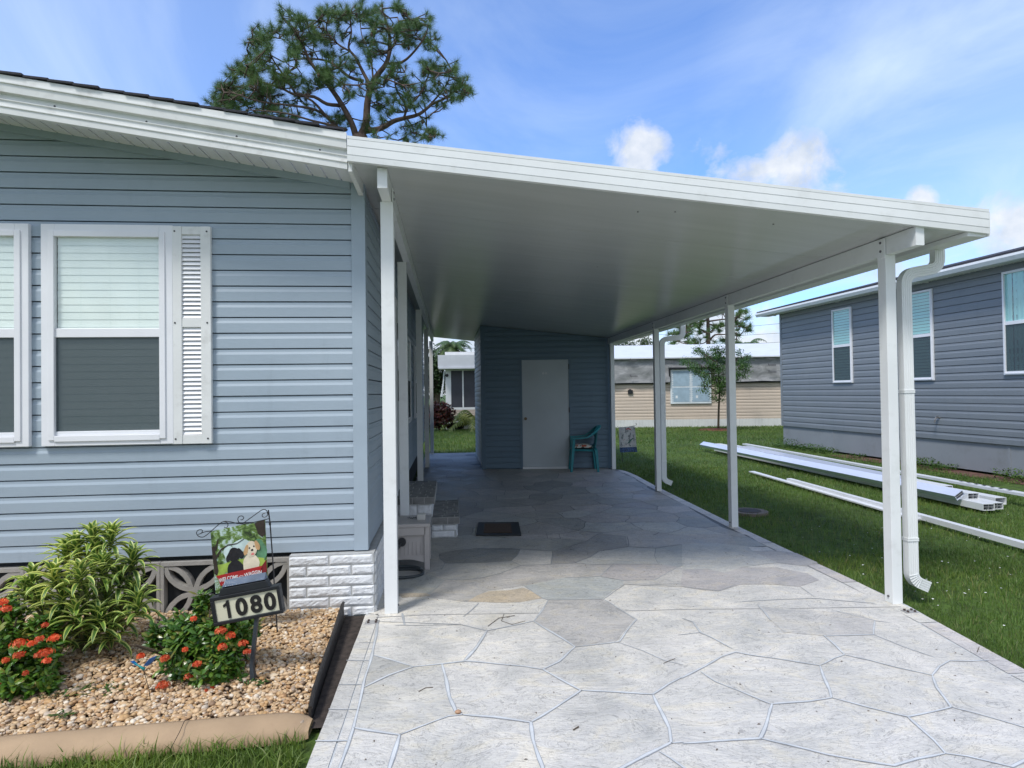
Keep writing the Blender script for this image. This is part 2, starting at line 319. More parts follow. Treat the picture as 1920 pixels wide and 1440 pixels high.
JOINTS = [(z4((398, 440), (365, 605), (325, 770), (275, 970), (240, 1070), (205, 1173), (140, 1370)), 1.1), (z4((238, 636), (350, 636)), .8), (z4((203, 758), (318, 758)), .7), (z4((148, 880), (292, 880)), .7), (z4((85, 1040), (262, 1036)), .9), (z4((300, 545), (372, 548)), .4), (z4((370, 610), (450, 630), (575, 668)), 1), (z4((330, 772), (450, 715), (575, 668), (700, 655), (840, 640), (1000, 655), (1130, 665), (1220, 680)), 1), (z4((830, 640), (880, 580), (915, 525), (940, 487)), 1.3),
 (z4((940, 487), (1060, 462), (1180, 440)), .8), (z4((1180, 440), (1215, 385), (1250, 335)), .9), (z4((1180, 440), (1290, 510), (1385, 570), (1300, 640), (1220, 680), (1310, 730), (1410, 785), (1280, 870), (1160, 945)), 1.1),
 (z4((1385, 570), (1500, 556), (1600, 545), (1640, 490), (1685, 430), (1600, 380), (1520, 330)), .8), (z4((1250, 335), (1380, 332), (1520, 330), (1575, 290), (1630, 255)), .6), (z4((715, 655), (735, 730), (755, 820), (785, 890), (820, 908)), 1.4),
 (z4((820, 908), (750, 915), (640, 960), (505, 1010)), 1), (z4((275, 972), (380, 990), (505, 1010), (480, 1080), (450, 1173), (440, 1300)), 1.3), (z4((820, 908), (980, 920), (1160, 945), (1175, 1030), (1215, 1173), (1230, 1300)), 1.2),
 (z4((1410, 785), (1600, 795), (1770, 805), (1850, 755), (1920, 720)), 1), (z4((1770, 805), (1810, 890), (1850, 980), (1860, 1050), (1740, 1110), (1630, 1173), (1500, 1260)), 1.3), (z4((1860, 1052), (1900, 1048), (1925, 1046)), 1), (z4((1800, 1095), (1860, 1130), (1920, 1175), (2050, 1250)), .8),
 (z4((518, 400), (530, 460)), 1.4), (z4((400, 440), (650, 452), (800, 455), (940, 487)), .4), (z4((1600, 550), (1720, 590), (1830, 640), (1920, 660)), .35), (z4((480, 460), (560, 462), (800, 458)), .3),
 (z5d((-5, 817), (130, 745), (220, 695), (300, 668), (420, 690), (560, 710), (650, 725), (770, 745)), 1), (z5d((770, 745), (790, 810), (820, 880), (830, 925), (700, 945), (510, 962)), 1.2), (z5d((770, 745), (850, 705), (915, 685), (860, 630), (800, 578), (940, 575), (1075, 572), (1082, 490)), .9),
 (z5d((920, 688), (1050, 715), (1200, 755), (1400, 800), (1440, 750), (1500, 718), (1600, 722), (1720, 715)), .8), (z5d((1400, 800), (1430, 870), (1470, 930), (1500, 978), (1400, 1000), (1260, 1028), (1100, 990), (960, 955), (830, 925)), .9), (z5d((1500, 978), (1650, 1015), (1920, 1090), (2100, 1130)), .6),
 (z5d((1260, 1030), (1340, 1100), (1420, 1170), (1480, 1240), (1600, 1255), (1750, 1290), (1850, 1315), (1920, 1280), (2050, 1240)), 1), (z5d((510, 962), (470, 1060), (435, 1155), (200, 1165), (0, 1185)), 1.2), (z5d((435, 1155), (600, 1195), (800, 1245), (1000, 1280), (1200, 1310), (1330, 1270), (1480, 1240)), 1),
 (z5d((100, 780), (190, 835), (330, 890), (500, 962)), .7), (z5d((0, 480), (60, 500), (100, 560), (170, 592), (280, 650)), .9), (z5d((420, 405), (450, 440), (490, 490)), .8), (z5d((-20, 575), (100, 560)), .3), (z5d((330, 385), (560, 372), (750, 368), (1080, 395)), .4), (z5d((860, 435), (1000, 470), (1085, 492), (1180, 505)), .5), (z5d((1075, 572), (1250, 640), (1420, 700)), .3), (z5d((660, 300), (740, 360)), .4), (z5d((300, 290), (210, 325), (0, 300)), .4),
 (z4((705, 100), (800, 85), (900, 75), (1010, 76), (1110, 80), (1095, 110), (1060, 140), (900, 148), (730, 152), (708, 130), (705, 100)), .45), (z4((1060, 140), (1110, 162), (1265, 155), (1270, 90), (1110, 80)), .5), (z4((1270, 90), (1360, 65), (1440, 40), (1510, 0)), .5), (z4((1265, 155), (1380, 150), (1460, 120), (1500, 90), (1650, 68), (1785, 75), (1920, 55)), .6), (z4((1640, 15), (1650, 68)), .5),
 (z4((1785, 75), (1778, 110), (1800, 155), (1690, 155), (1570, 155), (1470, 158), (1380, 150)), .4), (z4((1570, 155), (1510, 215), (1400, 222), (1330, 222)), .5), (z4((1510, 215), (1570, 228), (1630, 238), (1780, 235), (1900, 168)), .5), (z4((730, 152), (718, 178), (640, 200), (600, 215)), .4), (z4((1110, 162), (1000, 205), (900, 225), (820, 235), (730, 232)), .5), (z4((730, 232), (690, 275), (650, 305)), .4),
 (z4((1120, 260), (1220, 325), (1250, 335)), .6), (z4((900, 350), (860, 385), (820, 418)), .6), (z4((1630, 255), (1720, 262), (1920, 250)), .3), (z4((850, 28), (700, 25)), .3), (z4((1240, 0), (1245, 25), (1440, 38)), .3)]
def poly_tone(pts, tone, tint): return ([tuple(gZ(u, v)[:2]) for u, v in pts], tone, tint)
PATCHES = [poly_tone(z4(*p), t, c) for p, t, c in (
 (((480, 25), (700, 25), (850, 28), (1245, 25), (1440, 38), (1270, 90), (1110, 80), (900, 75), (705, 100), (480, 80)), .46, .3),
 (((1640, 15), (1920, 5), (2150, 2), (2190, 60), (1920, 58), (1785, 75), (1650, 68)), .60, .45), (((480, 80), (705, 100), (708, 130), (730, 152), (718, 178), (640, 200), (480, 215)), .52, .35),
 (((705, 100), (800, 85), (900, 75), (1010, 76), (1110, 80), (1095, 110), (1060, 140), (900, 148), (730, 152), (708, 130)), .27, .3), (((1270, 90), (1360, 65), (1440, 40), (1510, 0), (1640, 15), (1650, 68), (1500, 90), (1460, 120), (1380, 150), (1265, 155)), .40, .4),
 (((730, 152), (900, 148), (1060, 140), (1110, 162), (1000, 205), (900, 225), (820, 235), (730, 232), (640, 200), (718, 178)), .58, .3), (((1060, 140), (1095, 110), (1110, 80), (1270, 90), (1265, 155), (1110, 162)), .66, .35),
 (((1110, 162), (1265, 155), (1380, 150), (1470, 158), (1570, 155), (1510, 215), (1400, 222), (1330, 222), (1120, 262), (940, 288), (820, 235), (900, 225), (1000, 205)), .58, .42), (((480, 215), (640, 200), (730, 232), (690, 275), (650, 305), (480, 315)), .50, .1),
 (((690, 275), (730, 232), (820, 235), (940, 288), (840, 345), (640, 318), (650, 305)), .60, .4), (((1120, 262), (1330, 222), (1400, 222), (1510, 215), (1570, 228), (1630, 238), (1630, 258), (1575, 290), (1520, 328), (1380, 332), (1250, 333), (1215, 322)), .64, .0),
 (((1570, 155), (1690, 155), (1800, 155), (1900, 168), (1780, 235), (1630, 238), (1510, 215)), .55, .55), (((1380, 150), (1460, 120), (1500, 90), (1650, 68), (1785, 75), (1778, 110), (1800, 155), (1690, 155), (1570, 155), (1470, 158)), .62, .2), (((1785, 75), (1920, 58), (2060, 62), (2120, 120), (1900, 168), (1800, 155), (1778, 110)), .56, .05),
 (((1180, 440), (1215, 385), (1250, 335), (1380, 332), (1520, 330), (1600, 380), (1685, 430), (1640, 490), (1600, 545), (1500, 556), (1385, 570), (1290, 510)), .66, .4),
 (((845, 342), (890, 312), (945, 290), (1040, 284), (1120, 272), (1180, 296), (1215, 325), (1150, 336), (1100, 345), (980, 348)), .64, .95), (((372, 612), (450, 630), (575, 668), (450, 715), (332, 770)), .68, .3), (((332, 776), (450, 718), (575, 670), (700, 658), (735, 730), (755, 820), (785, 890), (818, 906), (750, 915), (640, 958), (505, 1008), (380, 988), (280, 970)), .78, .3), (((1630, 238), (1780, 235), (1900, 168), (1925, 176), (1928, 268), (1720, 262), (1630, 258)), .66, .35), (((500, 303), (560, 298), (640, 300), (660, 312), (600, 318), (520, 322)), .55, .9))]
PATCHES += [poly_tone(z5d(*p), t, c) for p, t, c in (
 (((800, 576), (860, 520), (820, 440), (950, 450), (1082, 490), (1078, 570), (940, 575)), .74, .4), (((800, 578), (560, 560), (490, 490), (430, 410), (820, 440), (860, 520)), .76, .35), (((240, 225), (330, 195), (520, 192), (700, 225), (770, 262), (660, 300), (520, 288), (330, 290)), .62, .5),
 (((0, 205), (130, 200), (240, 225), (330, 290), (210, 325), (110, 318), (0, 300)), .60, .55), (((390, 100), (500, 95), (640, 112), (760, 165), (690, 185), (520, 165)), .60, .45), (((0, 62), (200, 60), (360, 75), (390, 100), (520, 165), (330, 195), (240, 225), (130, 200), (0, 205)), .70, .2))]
def stones():
    vs = []; fs = []; tone = []; tint = []
    def emit(poly, tn, ti, wob=.03, gap=.006):
        if len(poly) < 3: return
        a = sum(poly[i][0]*poly[(i+1) % len(poly)][1]-poly[(i+1) % len(poly)][0]*poly[i][1] for i in range(len(poly)))/2
        if abs(a) < .004: return
        cx = sum(p[0] for p in poly)/len(poly); cyy = sum(p[1] for p in poly)/len(poly)
        P = []
        for i in range(len(poly)):
            p, q = poly[i], poly[(i+1) % len(poly)]; L = math.hypot(q[0]-p[0], q[1]-p[1]); n = max(1, int(L/.06))
            for k in range(n): P.append((p[0]+(q[0]-p[0])*k/n, p[1]+(q[1]-p[1])*k/n))
        Q = []
        for x, y in P:
            w = mn.noise_vector(Vector((x*2.1, y*2.1, 3.3)))*wob+mn.noise_vector(Vector((x*9, y*9, 1.3)))*wob*.22
            Q.append((x+w.x, y+w.y))
        o = len(vs); vs.extend((x, y, 0) for x, y in Q); fs.append(tuple(range(o, o+len(Q)))); tone.append(tn); tint.append(ti)
    inner_L = -.485
    for i, (sx, sy_) in enumerate(seeds):
        poly = [(sx-2, sy_-2), (sx+2, sy_-2), (sx+2, sy_+2), (sx-2, sy_+2)]
        for j, (tx, ty) in enumerate(seeds):
            if i == j: continue
            dx, dy = tx-sx, ty-sy_; L = math.hypot(dx, dy)
            if L > 3: continue
            poly = clip(poly, dx/L, dy/L, (dx/L)*(sx+tx)/2+(dy/L)*(sy_+ty)/2-.0035-.002*mn.noise(Vector((sx+tx, sy_+ty, 0))))
            if len(poly) < 3: break
        if len(poly) < 3: continue
        # inner field: right of left band, left of right band
        if sy_ < 4.4: poly = clip(poly, -1, 0, .485-.008)
        else: poly = clip(poly, -1, 0, .585)
        if len(poly) < 3: continue
        xr = redge(min(sy_, 11.8))-.135; poly = clip(poly, 1, -.02, xr-.008-.02*sy_)
        if len(poly) < 3: continue
        if sx > .66 or sy_ < 12.4:
            if sy_ > 10.8: poly = clip(poly, .14, 1, 12.62) if sx > .3 else poly
        else: poly = clip(poly, 1, 0, .64)
        poly = clip(poly, 0, 1, 15.95)
        poly = clip(poly, 0, -1, -NEAR_Y-.006)
        if len(poly) < 3: continue
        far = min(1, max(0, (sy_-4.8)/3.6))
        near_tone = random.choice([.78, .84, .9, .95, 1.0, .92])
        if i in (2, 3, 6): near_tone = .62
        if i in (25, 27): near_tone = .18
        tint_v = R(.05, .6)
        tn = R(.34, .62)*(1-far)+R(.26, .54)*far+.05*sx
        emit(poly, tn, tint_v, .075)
    # one sheet for the near field, its stones traced on top
    yy = -.95; inner = [(-.497, yy)]
    while yy < NEAR_Y: inner.append((redge(yy)-.138, yy)); yy += .35
    inner.append((redge(NEAR_Y)-.138, NEAR_Y)); inner += [(-.585, NEAR_Y), (-.585, 4.42), (-.495, 4.36)]
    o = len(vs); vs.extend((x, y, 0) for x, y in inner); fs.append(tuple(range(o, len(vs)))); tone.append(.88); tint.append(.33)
    kp_ = 0
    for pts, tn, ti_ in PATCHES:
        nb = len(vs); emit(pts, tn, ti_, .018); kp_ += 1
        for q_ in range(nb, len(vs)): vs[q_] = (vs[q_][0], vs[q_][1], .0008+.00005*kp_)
    # border bands
    y = -.9
    while y < 4.36:
        l = 5.3; y1 = 4.38
        emit([(-.592, y), (-.505, y), (-.50, y1), (-.588, y1)], R(.70, .9), R(.2, .5), .006); y += l
    y = -.9
    while y < 11.7:
        l = R(.5, .9); y1 = min(y+l-.012, 11.75)
        emit([(redge(y)-.125, y), (redge(y)-.004, y), (redge(y1)-.004, y1), (redge(y1)-.125, y1)], R(.72, .9), R(.3, .6), .004); y += l
    me = bpy.data.meshes.new('paving'); me.from_pydata(vs, [], fs)
    for nm, arr in (('tone', tone), ('tint', tint)):
        at = me.attributes.new(nm, 'FLOAT', 'FACE'); at.data.foreach_set('value', arr)
    m, nt, b = nt_new('stamped_stone')
    def att(n):
        a = nt.nodes.new('ShaderNodeAttribute'); a.attribute_name = n; return a.outputs['Fac']
    P = pos(nt)
    base = ramp(nt, [(0, (.13, .135, .13)), (.3, (.27, .27, .262)), (.6, (.45, .44, .42)), (1, (.76, .735, .69))]); nt.links.new(att('tone'), base.inputs[0])
    ti = ramp(nt, [(0, (.95, 1.0, 1.04)), (.3, (1, 1, 1)), (.55, (1.02, .985, 1.02)), (.72, (1.03, 1.0, .95)), (1, (1.15, .98, .78))]); nt.links.new(att('tint'), ti.inputs[0])
    col = mix(nt, 1, base.outputs[0], ti.outputs[0], 'MULTIPLY')
    n1 = noise(nt, P, 2.2, 8, .62, .6); r1 = ramp(nt, [(.3, (.80, .81, .80)), (.7, (1.12, 1.11, 1.09))]); nt.links.new(n1.outputs['Fac'], r1.inputs[0])
    col = mix(nt, 1, col, r1.outputs[0], 'MULTIPLY')
    # trowel swirls: strongly distorted noise, seen as thin grey creases
    sw = noise(nt, pos(nt, (1, 1.7, 1)), 2.7, 9, .60, 3.6)
    cr = ramp(nt, [(.445, (1, 1, 1)), (.462, (.58, .575, .58)), (.478, (1.06, 1.06, 1.04)), (.55, (1, 1, 1)), (.565, (.78, .775, .78)), (.58, (1.03, 1.03, 1.02))]); nt.links.new(sw.outputs['Fac'], cr.inputs[0])
    col = mix(nt, 1.0, col, cr.outputs[0], 'MULTIPLY')
    s2 = noise(nt, pos(nt, (1.5, 1, 1)), 6.0, 7, .56, 3.4); c2 = ramp(nt, [(.49, (1, 1, 1)), (.505, (.68, .68, .68)), (.52, (1.05, 1.05, 1.04)), (.56, (1, 1, 1))]); nt.links.new(s2.outputs['Fac'], c2.inputs[0])
    col = mix(nt, .85, col, c2.outputs[0], 'MULTIPLY')
    w1 = noise(nt, pos(nt, (1, 1.4, 1)), 3.1, 6, .6, 1.8); w2 = ramp(nt, [(.38, (.91, .915, .93)), (.52, (1, 1, 1)), (.64, (1.06, 1.03, .96))]); nt.links.new(w1.outputs['Fac'], w2.inputs[0]); col = mix(nt, 1, col, w2.outputs[0], 'MULTIPLY')
    # the odd rust stain
    st = noise(nt, P, .9, 5, .5); rs = ramp(nt, [(.68, (0, 0, 0)), (.76, (.5, .5, .5))]); nt.links.new(st.outputs['Fac'], rs.inputs[0])
    col = mix(nt, rs.outputs[0], col, (.36, .27, .17))
    nt.links.new(col, b.inputs['Base Color'])
    rr = ramp(nt, [(.3, (.42,)*3), (.7, (.68,)*3)]); nt.links.new(n1.outputs['Fac'], rr.inputs[0]); nt.links.new(rr.outputs[0], b.inputs['Roughness'])
    fine = noise(nt, pos(nt, (1, 2.4, 1)), 17, 6, .6, 1.5)
    hh = mix(nt, .4, sw.outputs['Color'], fine.outputs['Color']); bump(nt, b, hh, .8, .02)
    me.materials.append(m); o = bpy.data.objects.new('driveway_paving', me); C.objects.link(o)
    tag(o, 'grey flagstone pattern stamped into the driveway concrete', None, kind='structure')
def smooth_path(P, k=4):
    out = []
    for i in range(len(P)-1):
        p0, p1, p2, p3 = P[max(i-1, 0)], P[i], P[i+1], P[min(i+2, len(P)-1)]
        for j in range(k):
            t = j/k; out.append(.5*((2*p1)+(p2-p0)*t+(2*p0-5*p1+4*p2-p3)*t*t+(3*p1-p0-3*p2+p3)*t*t*t))
    out.append(P[-1]); return out
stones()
jm, je = MB(), MB()
for pts, w in JOINTS:
    P = [gZ(u, v) for u, v in pts]; Q = []
    for a, b in zip(P, P[1:]):
        n = max(1, int((b-a).length/.05)); Q += [a.lerp(b, k/n) for k in range(n)]
    Q.append(P[-1]); Q = [q+Vector((mn.noise(q*3.1), mn.noise(q*3.1+Vector((9, 9, 9))), 0))*.012 for q in Q]
    for mb_, ww, zz in ((je, .0088, .0022), (jm, .0056, .0034)):
        rows = []
        for i, q in enumerate(Q):
            t = (Q[min(i+1, len(Q)-1)]-Q[max(i-1, 0)]).normalized(); s = Vector((-t.y, t.x, 0)); hw = ww*w*(.75+.5*mn.noise(q*7))+.0006
            if i in (0, len(Q)-1): hw *= .5
            rows.append((q+s*hw+Vector((0, 0, zz)), q-s*hw+Vector((0, 0, zz))))
        for a, b in zip(rows, rows[1:]): mb_.quad(a[0], a[1], b[1], b[0])
tag(je.build('joint_edges', mat('grey_joint_edge', (.34, .36, .39), .8, .25, 9, bs=.3, bscale=60)), 'darker edges along the driveway joints', None, kind='structure')
tag(jm.build('joint_lines', jointmat()), 'pale blue painted joint lines between the near driveway stones', None, kind='structure')

m = MB(); cj = [gZ(u, v) for u, v in ((705, 1158), (800, 1153), (1000, 1150), (1280, 1143), (1480, 1141), (1690, 1138))]
for p, q in zip(cj, cj[1:]): m.add([(p.x, p.y-.0035, .0015), (q.x, q.y-.0035, .0015), (q.x, q.y+.0035, .0015), (p.x, p.y+.0035, .0015)], [(0, 1, 2, 3)])
tag(m.build('control_joint', mat('joint_groove', (.20, .20, .21), .9, .6, 3)), 'saw cut joint across the driveway', None, kind='structure')

# ------------------------------------------------------------------ blue house (left)
YF = 4.5; XW = -.597
sA, sB = gY(0, 234, YF), gY(657, 344, YF); sl = (sB.z-sA.z)/(sB.x-sA.x)       # gable slope from the soffit line
XRIDGE = -4.4; ztop = lambda x: sB.z+sl*(x-sB.x) if x > XRIDGE else sB.z+sl*(XRIDGE-sB.x)+abs(sl)*(x-XRIDGE)*1.0
XL0 = XRIDGE-(XW-XRIDGE); YB = 14.6; Z0 = .419
house = thing('blue_house', 'light blue vinyl sided mobile home with white windows on the left', 'house', (-2.5, YF, 0))
zc = lambda z: ((z-sB.z)/sl+sB.x)   # x of the right gable edge at height z
def gext(z):
    xr_ = min(XW, zc(z)); xl_ = max(XL0, 2*XRIDGE-zc(z)) if z > ztop(XW) else XL0
    return (xl_-XL0, xr_-XL0)
mb = MB(); siding(mb, (XL0, YF), (XW-.0, YF), Z0, ztop(XRIDGE), pitch=.1087, xr=gext)
mb.build('front_wall', sid_blue, house)
mb = MB(); siding(mb, (XW, YF), (XW, YB), Z0, 2.95, pitch=.1087); mb.build('side_wall', sid_blue, house)
mb = MB(); mb.box(XL0+.04, XW-.04, YF+.04, YB, .05, 2.9); mb.build('wall_core', dark_in, house)
# corner post: two faces
a, b_ = gY(658.5, 361, YF).x, XW
mb = MB(); mb.box(a, b_+.020, YF-.024, YF+.0, Z0-.004, 3.02); mb.box(b_+.0, b_+.020, YF, YF+.085, Z0-.004, 3.0); mb.build('corner_trim', trim_blue, house, bevel=.002)
# rake fascia profile along the gable slope
YR = 4.06
b0, b1 = gY(0, 212, YR), gY(651.5, 317.7, YR); rs_ = (b1.z-b0.z)/(b1.x-b0.x); hr = gY(651.5, 252, YR).z-b1.z
zr = lambda x: b1.z+rs_*(x-b1.x)
prof = [(0.0, .0), (.0, .012), (.035, .014), (.038, .006), (.085, .006), (.088, .014), (.094, .014), (.097, .006), (.13, .004), (.133, -.012), (.155, -.014), (.16, .020), (.19, .014), (.196, .024), (.202, .024), (.205, .016), (hr, .016), (hr+.002, -.02), (0, -.02)]
# (height above the bottom edge, distance forward)
prof = [(0, 0), (0, .006), (.036, .008), (.040, .014), (.046, .014), (.05, .004), (.078, .004), (.082, .012), (.087, .012), (.09, .002), (.118, .0), (.124, .030), (.172, .034), (.176, .042), (.184, .042), (.187, .034), (hr, .034), (hr, -.03), (0, -.03)]
def rake(mb, x0, x1, zf):
    vs = [(x, YR-f, zf(x)+h) for x in (x0, x1) for h, f in prof]; n = len(prof)
    mb.add(vs, [(i, (i+1) % n, n+(i+1) % n, n+i) for i in range(n)]+[tuple(range(n)), tuple(range(2*n-1, n-1, -1))])
zl = lambda x: zr(2*XRIDGE-x)
mb = MB(); rake(mb, XRIDGE, b1.x, zr); rake(mb, XL0-.15, XRIDGE-.002, zl); mb.build('rake_fascia', old_white, house)
mb = MB()
for u, v in ((103, 199.5), (275, 228.5), (444, 256), (600, 281.5)):
    p = gY(u, v, YR-.0); mb = MB(); mb.disc((p.x, YR+.001, p.z), (0, -1, 0), .006, .005); mb.build('fascia_screw', black_metal, house)
# soffit panels under the rake
mb = MB(); x = b1.x; w = .098
zs_ = lambda x: sB.z+sl*(x-sB.x)
while x > XRIDGE:
    x2 = x-w
    for xa, xb, dz in ((x, x-.012, .010), (x-.012, x2, 0)):
        mb.quad((xa, YR+.02, zs_(xa)+dz), (xb, YR+.02, zs_(xb)+dz), (xb, YF+.02, zs_(xb)+dz), (xa, YF+.02, zs_(xa)+dz))
    mb.quad((x-.012, YR+.02, zs_(x-.012)), (x-.012, YR+.02, zs_(x-.012)+.01), (x-.012, YF+.02, zs_(x-.012)+.01), (x-.012, YF+.02, zs_(x-.012)))
    x = x2
mb.build('soffit', white_trim, house)
mb = MB(); mb.obox((XRIDGE, YF-.034, zs_(XRIDGE)-.045), (XW-.08-XRIDGE, 0, sl*(XW-.08-XRIDGE)), (0, .04, 0), (0, 0, .06)); mb.build('soffit_trim', trim_blue, house)
mb = MB(); e0 = b1.x-.03
mb.hexa([(b1.x+.004, YR+.0, b1.z-.012), (b1.x+.03, YR+.0, b1.z-.012), (XW+.012, YF-.03, 2.90), (XW-.02, YF-.03, 2.90)],
        [(b1.x+.004, YR+.0, b1.z+.13), (b1.x+.03, YR+.0, b1.z+.13), (XW+.012, YF-.03, 3.05), (XW-.02, YF-.03, 3.05)]); mb.build('eave_board', old_white, house)
# shingle roof
mb = MB(); tz = lambda x: zr(x)+hr
def slope_quad(xa, xb, za, zb, y0, y1, t): mb.hexa([(xa, y0, za), (xb, y0, zb), (xb, y1, zb), (xa, y1, za)], [(xa, y0, za+t), (xb, y0, zb+t), (xb, y1, zb+t), (xa, y1, za+t)])
x = b1.x-.02; k = 0
while x > XRIDGE:
    x2 = x-.145; zz = .004+.0*k
    slope_quad(x2, x, tz(x2)+.003, tz(x)+.011, YR-.05+R(-.006, .012), YB+.3, .012); x = x2; k += 1
slope_quad(XL0-.2, XRIDGE, tz(2*XRIDGE-XL0+.2), tz(XRIDGE), YR-.05, YB+.3, .016)
mb.build('roof', shingle, house)
# front windows + shutter
wtl, wbr = gY(85, 423, YF), gY(330, 831, YF)
def fw(x0): 
    o = window(house, (x0, YF, wbr.z), wbr.x-wtl.x+.004, wtl.z-wbr.z, (1, 0, 0), (0, -1, 0), split=.508, fw=.085)
fw(wtl.x); wr = gY(61, 423, YF).x; fw(wr-(wbr.x-wtl.x)); fw(-5.4)
s0, s1 = gY(328.5, 832, YF), gY(399, 428, YF)
def shutter(x0, x1, z0, z1):
    f = MB(); y0, y1 = YF-.016, YF-.048; w = x1-x0; st = w*.26
    f.box(x0, x0+st, y1, y0, z0, z1); f.box(x1-st, x1, y1, y0, z0, z1)
    h = z1-z0; zm0, zm1 = z0+h*.535, z0+h*.575
    f.box(x0+st, x1-st, y1+.004, y0, z0, z0+.06); f.box(x0+st, x1-st, y1+.004, y0, z1-.055, z1); f.box(x0+st, x1-st, y1+.004, y0, zm0, zm1)
    so = f.build('shutter', old_white, house, bevel=.003)
    for a, b in ((z0+.06, zm0), (zm1, z1-.055)):
        n = int((b-a)/.0295); l = MB()
        for i in range(n):
            z = a+(b-a)*(i+.1)/n; l.add([(x0+st, y1+.008, z), (x1-st, y1+.008, z), (x1-st, y0-.008, z+.029), (x0+st, y0-.008, z+.029), (x0+st, y1+.013, z-.001), (x1-st, y1+.013, z-.001)], [(0, 1, 2, 3), (4, 5, 1, 0)])
        l.build('louvre', white_trim, so)
    d = MB(); d.quad((x0+st, y0-.002, z0), (x1-st, y0-.002, z0), (x1-st, y0-.002, z1), (x0+st, y0-.002, z1)); d.build('shutter_back', dark_in, so)
    for zz in (z0+.035, z0+h*.555, z1-.035):
        for xx in (x0+st*.35, x1-st*.35): s = MB(); s.disc((xx, y1, zz), (0, -1, 0), .006, .003, 8); s.build('shutter_screw', black_metal, so)
shutter(s0.x, s1.x, s0.z, s1.z)
# side wall openings seen past the posts (door with screen, window)
def side_window(y0, y1, z0, z1, nm=False):
    window(house, (XW, y0, z0), y1-y0, z1-z0, (0, 1, 0), (1, 0, 0), fw=.06, depth=.04, blind_m=blind_teal)
side_window(10.4, 11.3, 1.1, 2.3)
d = MB(); d.box(XW+.016, XW+.050, 6.62, 6.70, .44, 2.52); d.box(XW+.016, XW+.050, 7.52, 7.60, .44, 2.52); d.box(XW+.016, XW+.050, 6.70, 7.52, 2.45, 2.52); do = d.build('door_frame', white_trim, house, bevel=.003)
d = MB(); d.box(XW+.016, XW+.040, 6.70, 7.52, .46, 2.45); d.box(XW+.04, XW+.045, 6.82, 7.40, 1.4, 2.3)
dd = d.build('door', mat('house_door_white', (.6, .62, .63), .5), house); d = MB(); d.box(XW+.045, XW+.048, 6.85, 7.37, 1.43, 2.27); d.build('door_pane', glassmat('dark_pane', (.2, .22, .25)), dd)
d = MB(); d.disc((XW+.04, 7.44, 1.4), (1, 0, 0), .028, .05); d.build('door_handle', bolt_m, dd)
side_window(8.3, 9.2, 1.1, 2.3)
mb = MB(); mb.tube([(XW+.03, 5.75, .1), (XW+.03, 5.75, 2.1)], .018, 8); mb.box(XW+.01, XW+.10, 5.62, 5.86, 1.3, 1.75); mb.build('electric_conduit', mat('grey_conduit', (.42, .44, .44), .5), house, bevel=.003)
# brick skirting: pier at the corner, running back along the side
def brick_face(mb, mj, O, d, n, L, rows, h=.0712, bl=.30, off=0.0):
    O, d, n = Vector(O), Vector(d), Vector(n); Z = Vector((0, 0, 1))
    for r in range(rows):
        x = -bl*(.5 if r % 2 else 0)-off
        while x < L-.01:
            a, b = max(0, x), min(L, x+bl-.010); x += bl
            if b-a < .02: continue
            nx, nz = max(2, int((b-a)/.018)), 5; z0, z1 = r*h+.004, (r+1)*h-.005
            vs = []; idx = {}
            for i in range(nx+1):
                for j in range(nz+1):
                    e = 0 if (i in (0, nx) or j in (0, nz)) else 1
                    P = O+d*(a+(b-a)*i/nx)+Z*(z0+(z1-z0)*j/nz)
                    o = .002+e*(.008+.005*mn.noise(P*30)+.004*mn.noise(P*85)); idx[i, j] = len(vs); vs.append(P+n*o)
            fs = [(idx[i, j], idx[i+1, j], idx[i+1, j+1], idx[i, j+1]) for i in range(nx) for j in range(nz)]
            mb.add(vs, fs)
    mj.obox(O-n*.09, d*L, n*.0905, Z*(rows*h))
bx0, bx1 = gY(541.5, 1033, 4.42).x, gY(701, 1031, 4.42).x
mb, mj = MB(), MB(); brick_face(mb, mj, (bx0, 4.425, -.022), (1, 0, 0), (0, -1, 0), bx1-bx0, 6, off=.18)
mj2 = MB(); brick_face(mb, mj2, (bx1, 4.425, -.022), (0, 1, 0), (1, 0, 0), 1.9, 6, off=.1)
mj2 = MB(); mj2.box(XW-.05, bx1-.002, 4.52, 6.3, -.022, .402)
sk = mb.build('brick_skirting', brick_white, house); mj.add(mj2.v, mj2.f); mj.box(bx0, bx1-.001, 4.427, 4.55, .4, .407); mj.build('mortar', mortar, sk)
# breeze blocks
def breeze_block(x0, x1, z0, z1):
    m = MB(); y0, y1 = 4.47, 4.53; t = .022
    m.box(x0, x0+t, y0, y1, z0, z1); m.box(x1-t, x1, y0, y1, z0, z1); m.box(x0+t, x1-t, y0, y1, z1-t*1.2, z1); m.box(x0+t, x1-t, y0, y1, z0, z0+t)
    cx, cz = (x0+x1)/2, (z0+z1)/2; a, b = (x1-x0)/2-t*.6, (z1-z0)/2-t*.6
    for k in range(4):
        dx, dz = ((1, 0), (0, 1), (-1, 0), (0, -1))[k]; pts_o = []; pts_i = []
        for i in range(15):
            th = math.pi*(i/14)-math.pi/2; ang = th+math.pi+[0, math.pi/2, math.pi, -math.pi/2][k]
            for rr, L in ((1.0, pts_o), (.84, pts_i)): L.append((cx+a*(dx+rr*math.cos(ang)), cz+b*(dz+rr*math.sin(ang))))
        for i in range(14):
            q = [pts_o[i], pts_o[i+1], pts_i[i+1], pts_i[i]]
            yo = y0+.004+.001*k; m.hexa([(p[0], y1, p[1]) for p in q], [(p[0], yo, p[1]) for p in q])
    o = m.build('breeze_block', breeze, house, bevel=0)
    return o
bw = (gY(420, 1100, 4.48).x-gY(296.5, 1100, 4.48).x); xx = bx0-.004
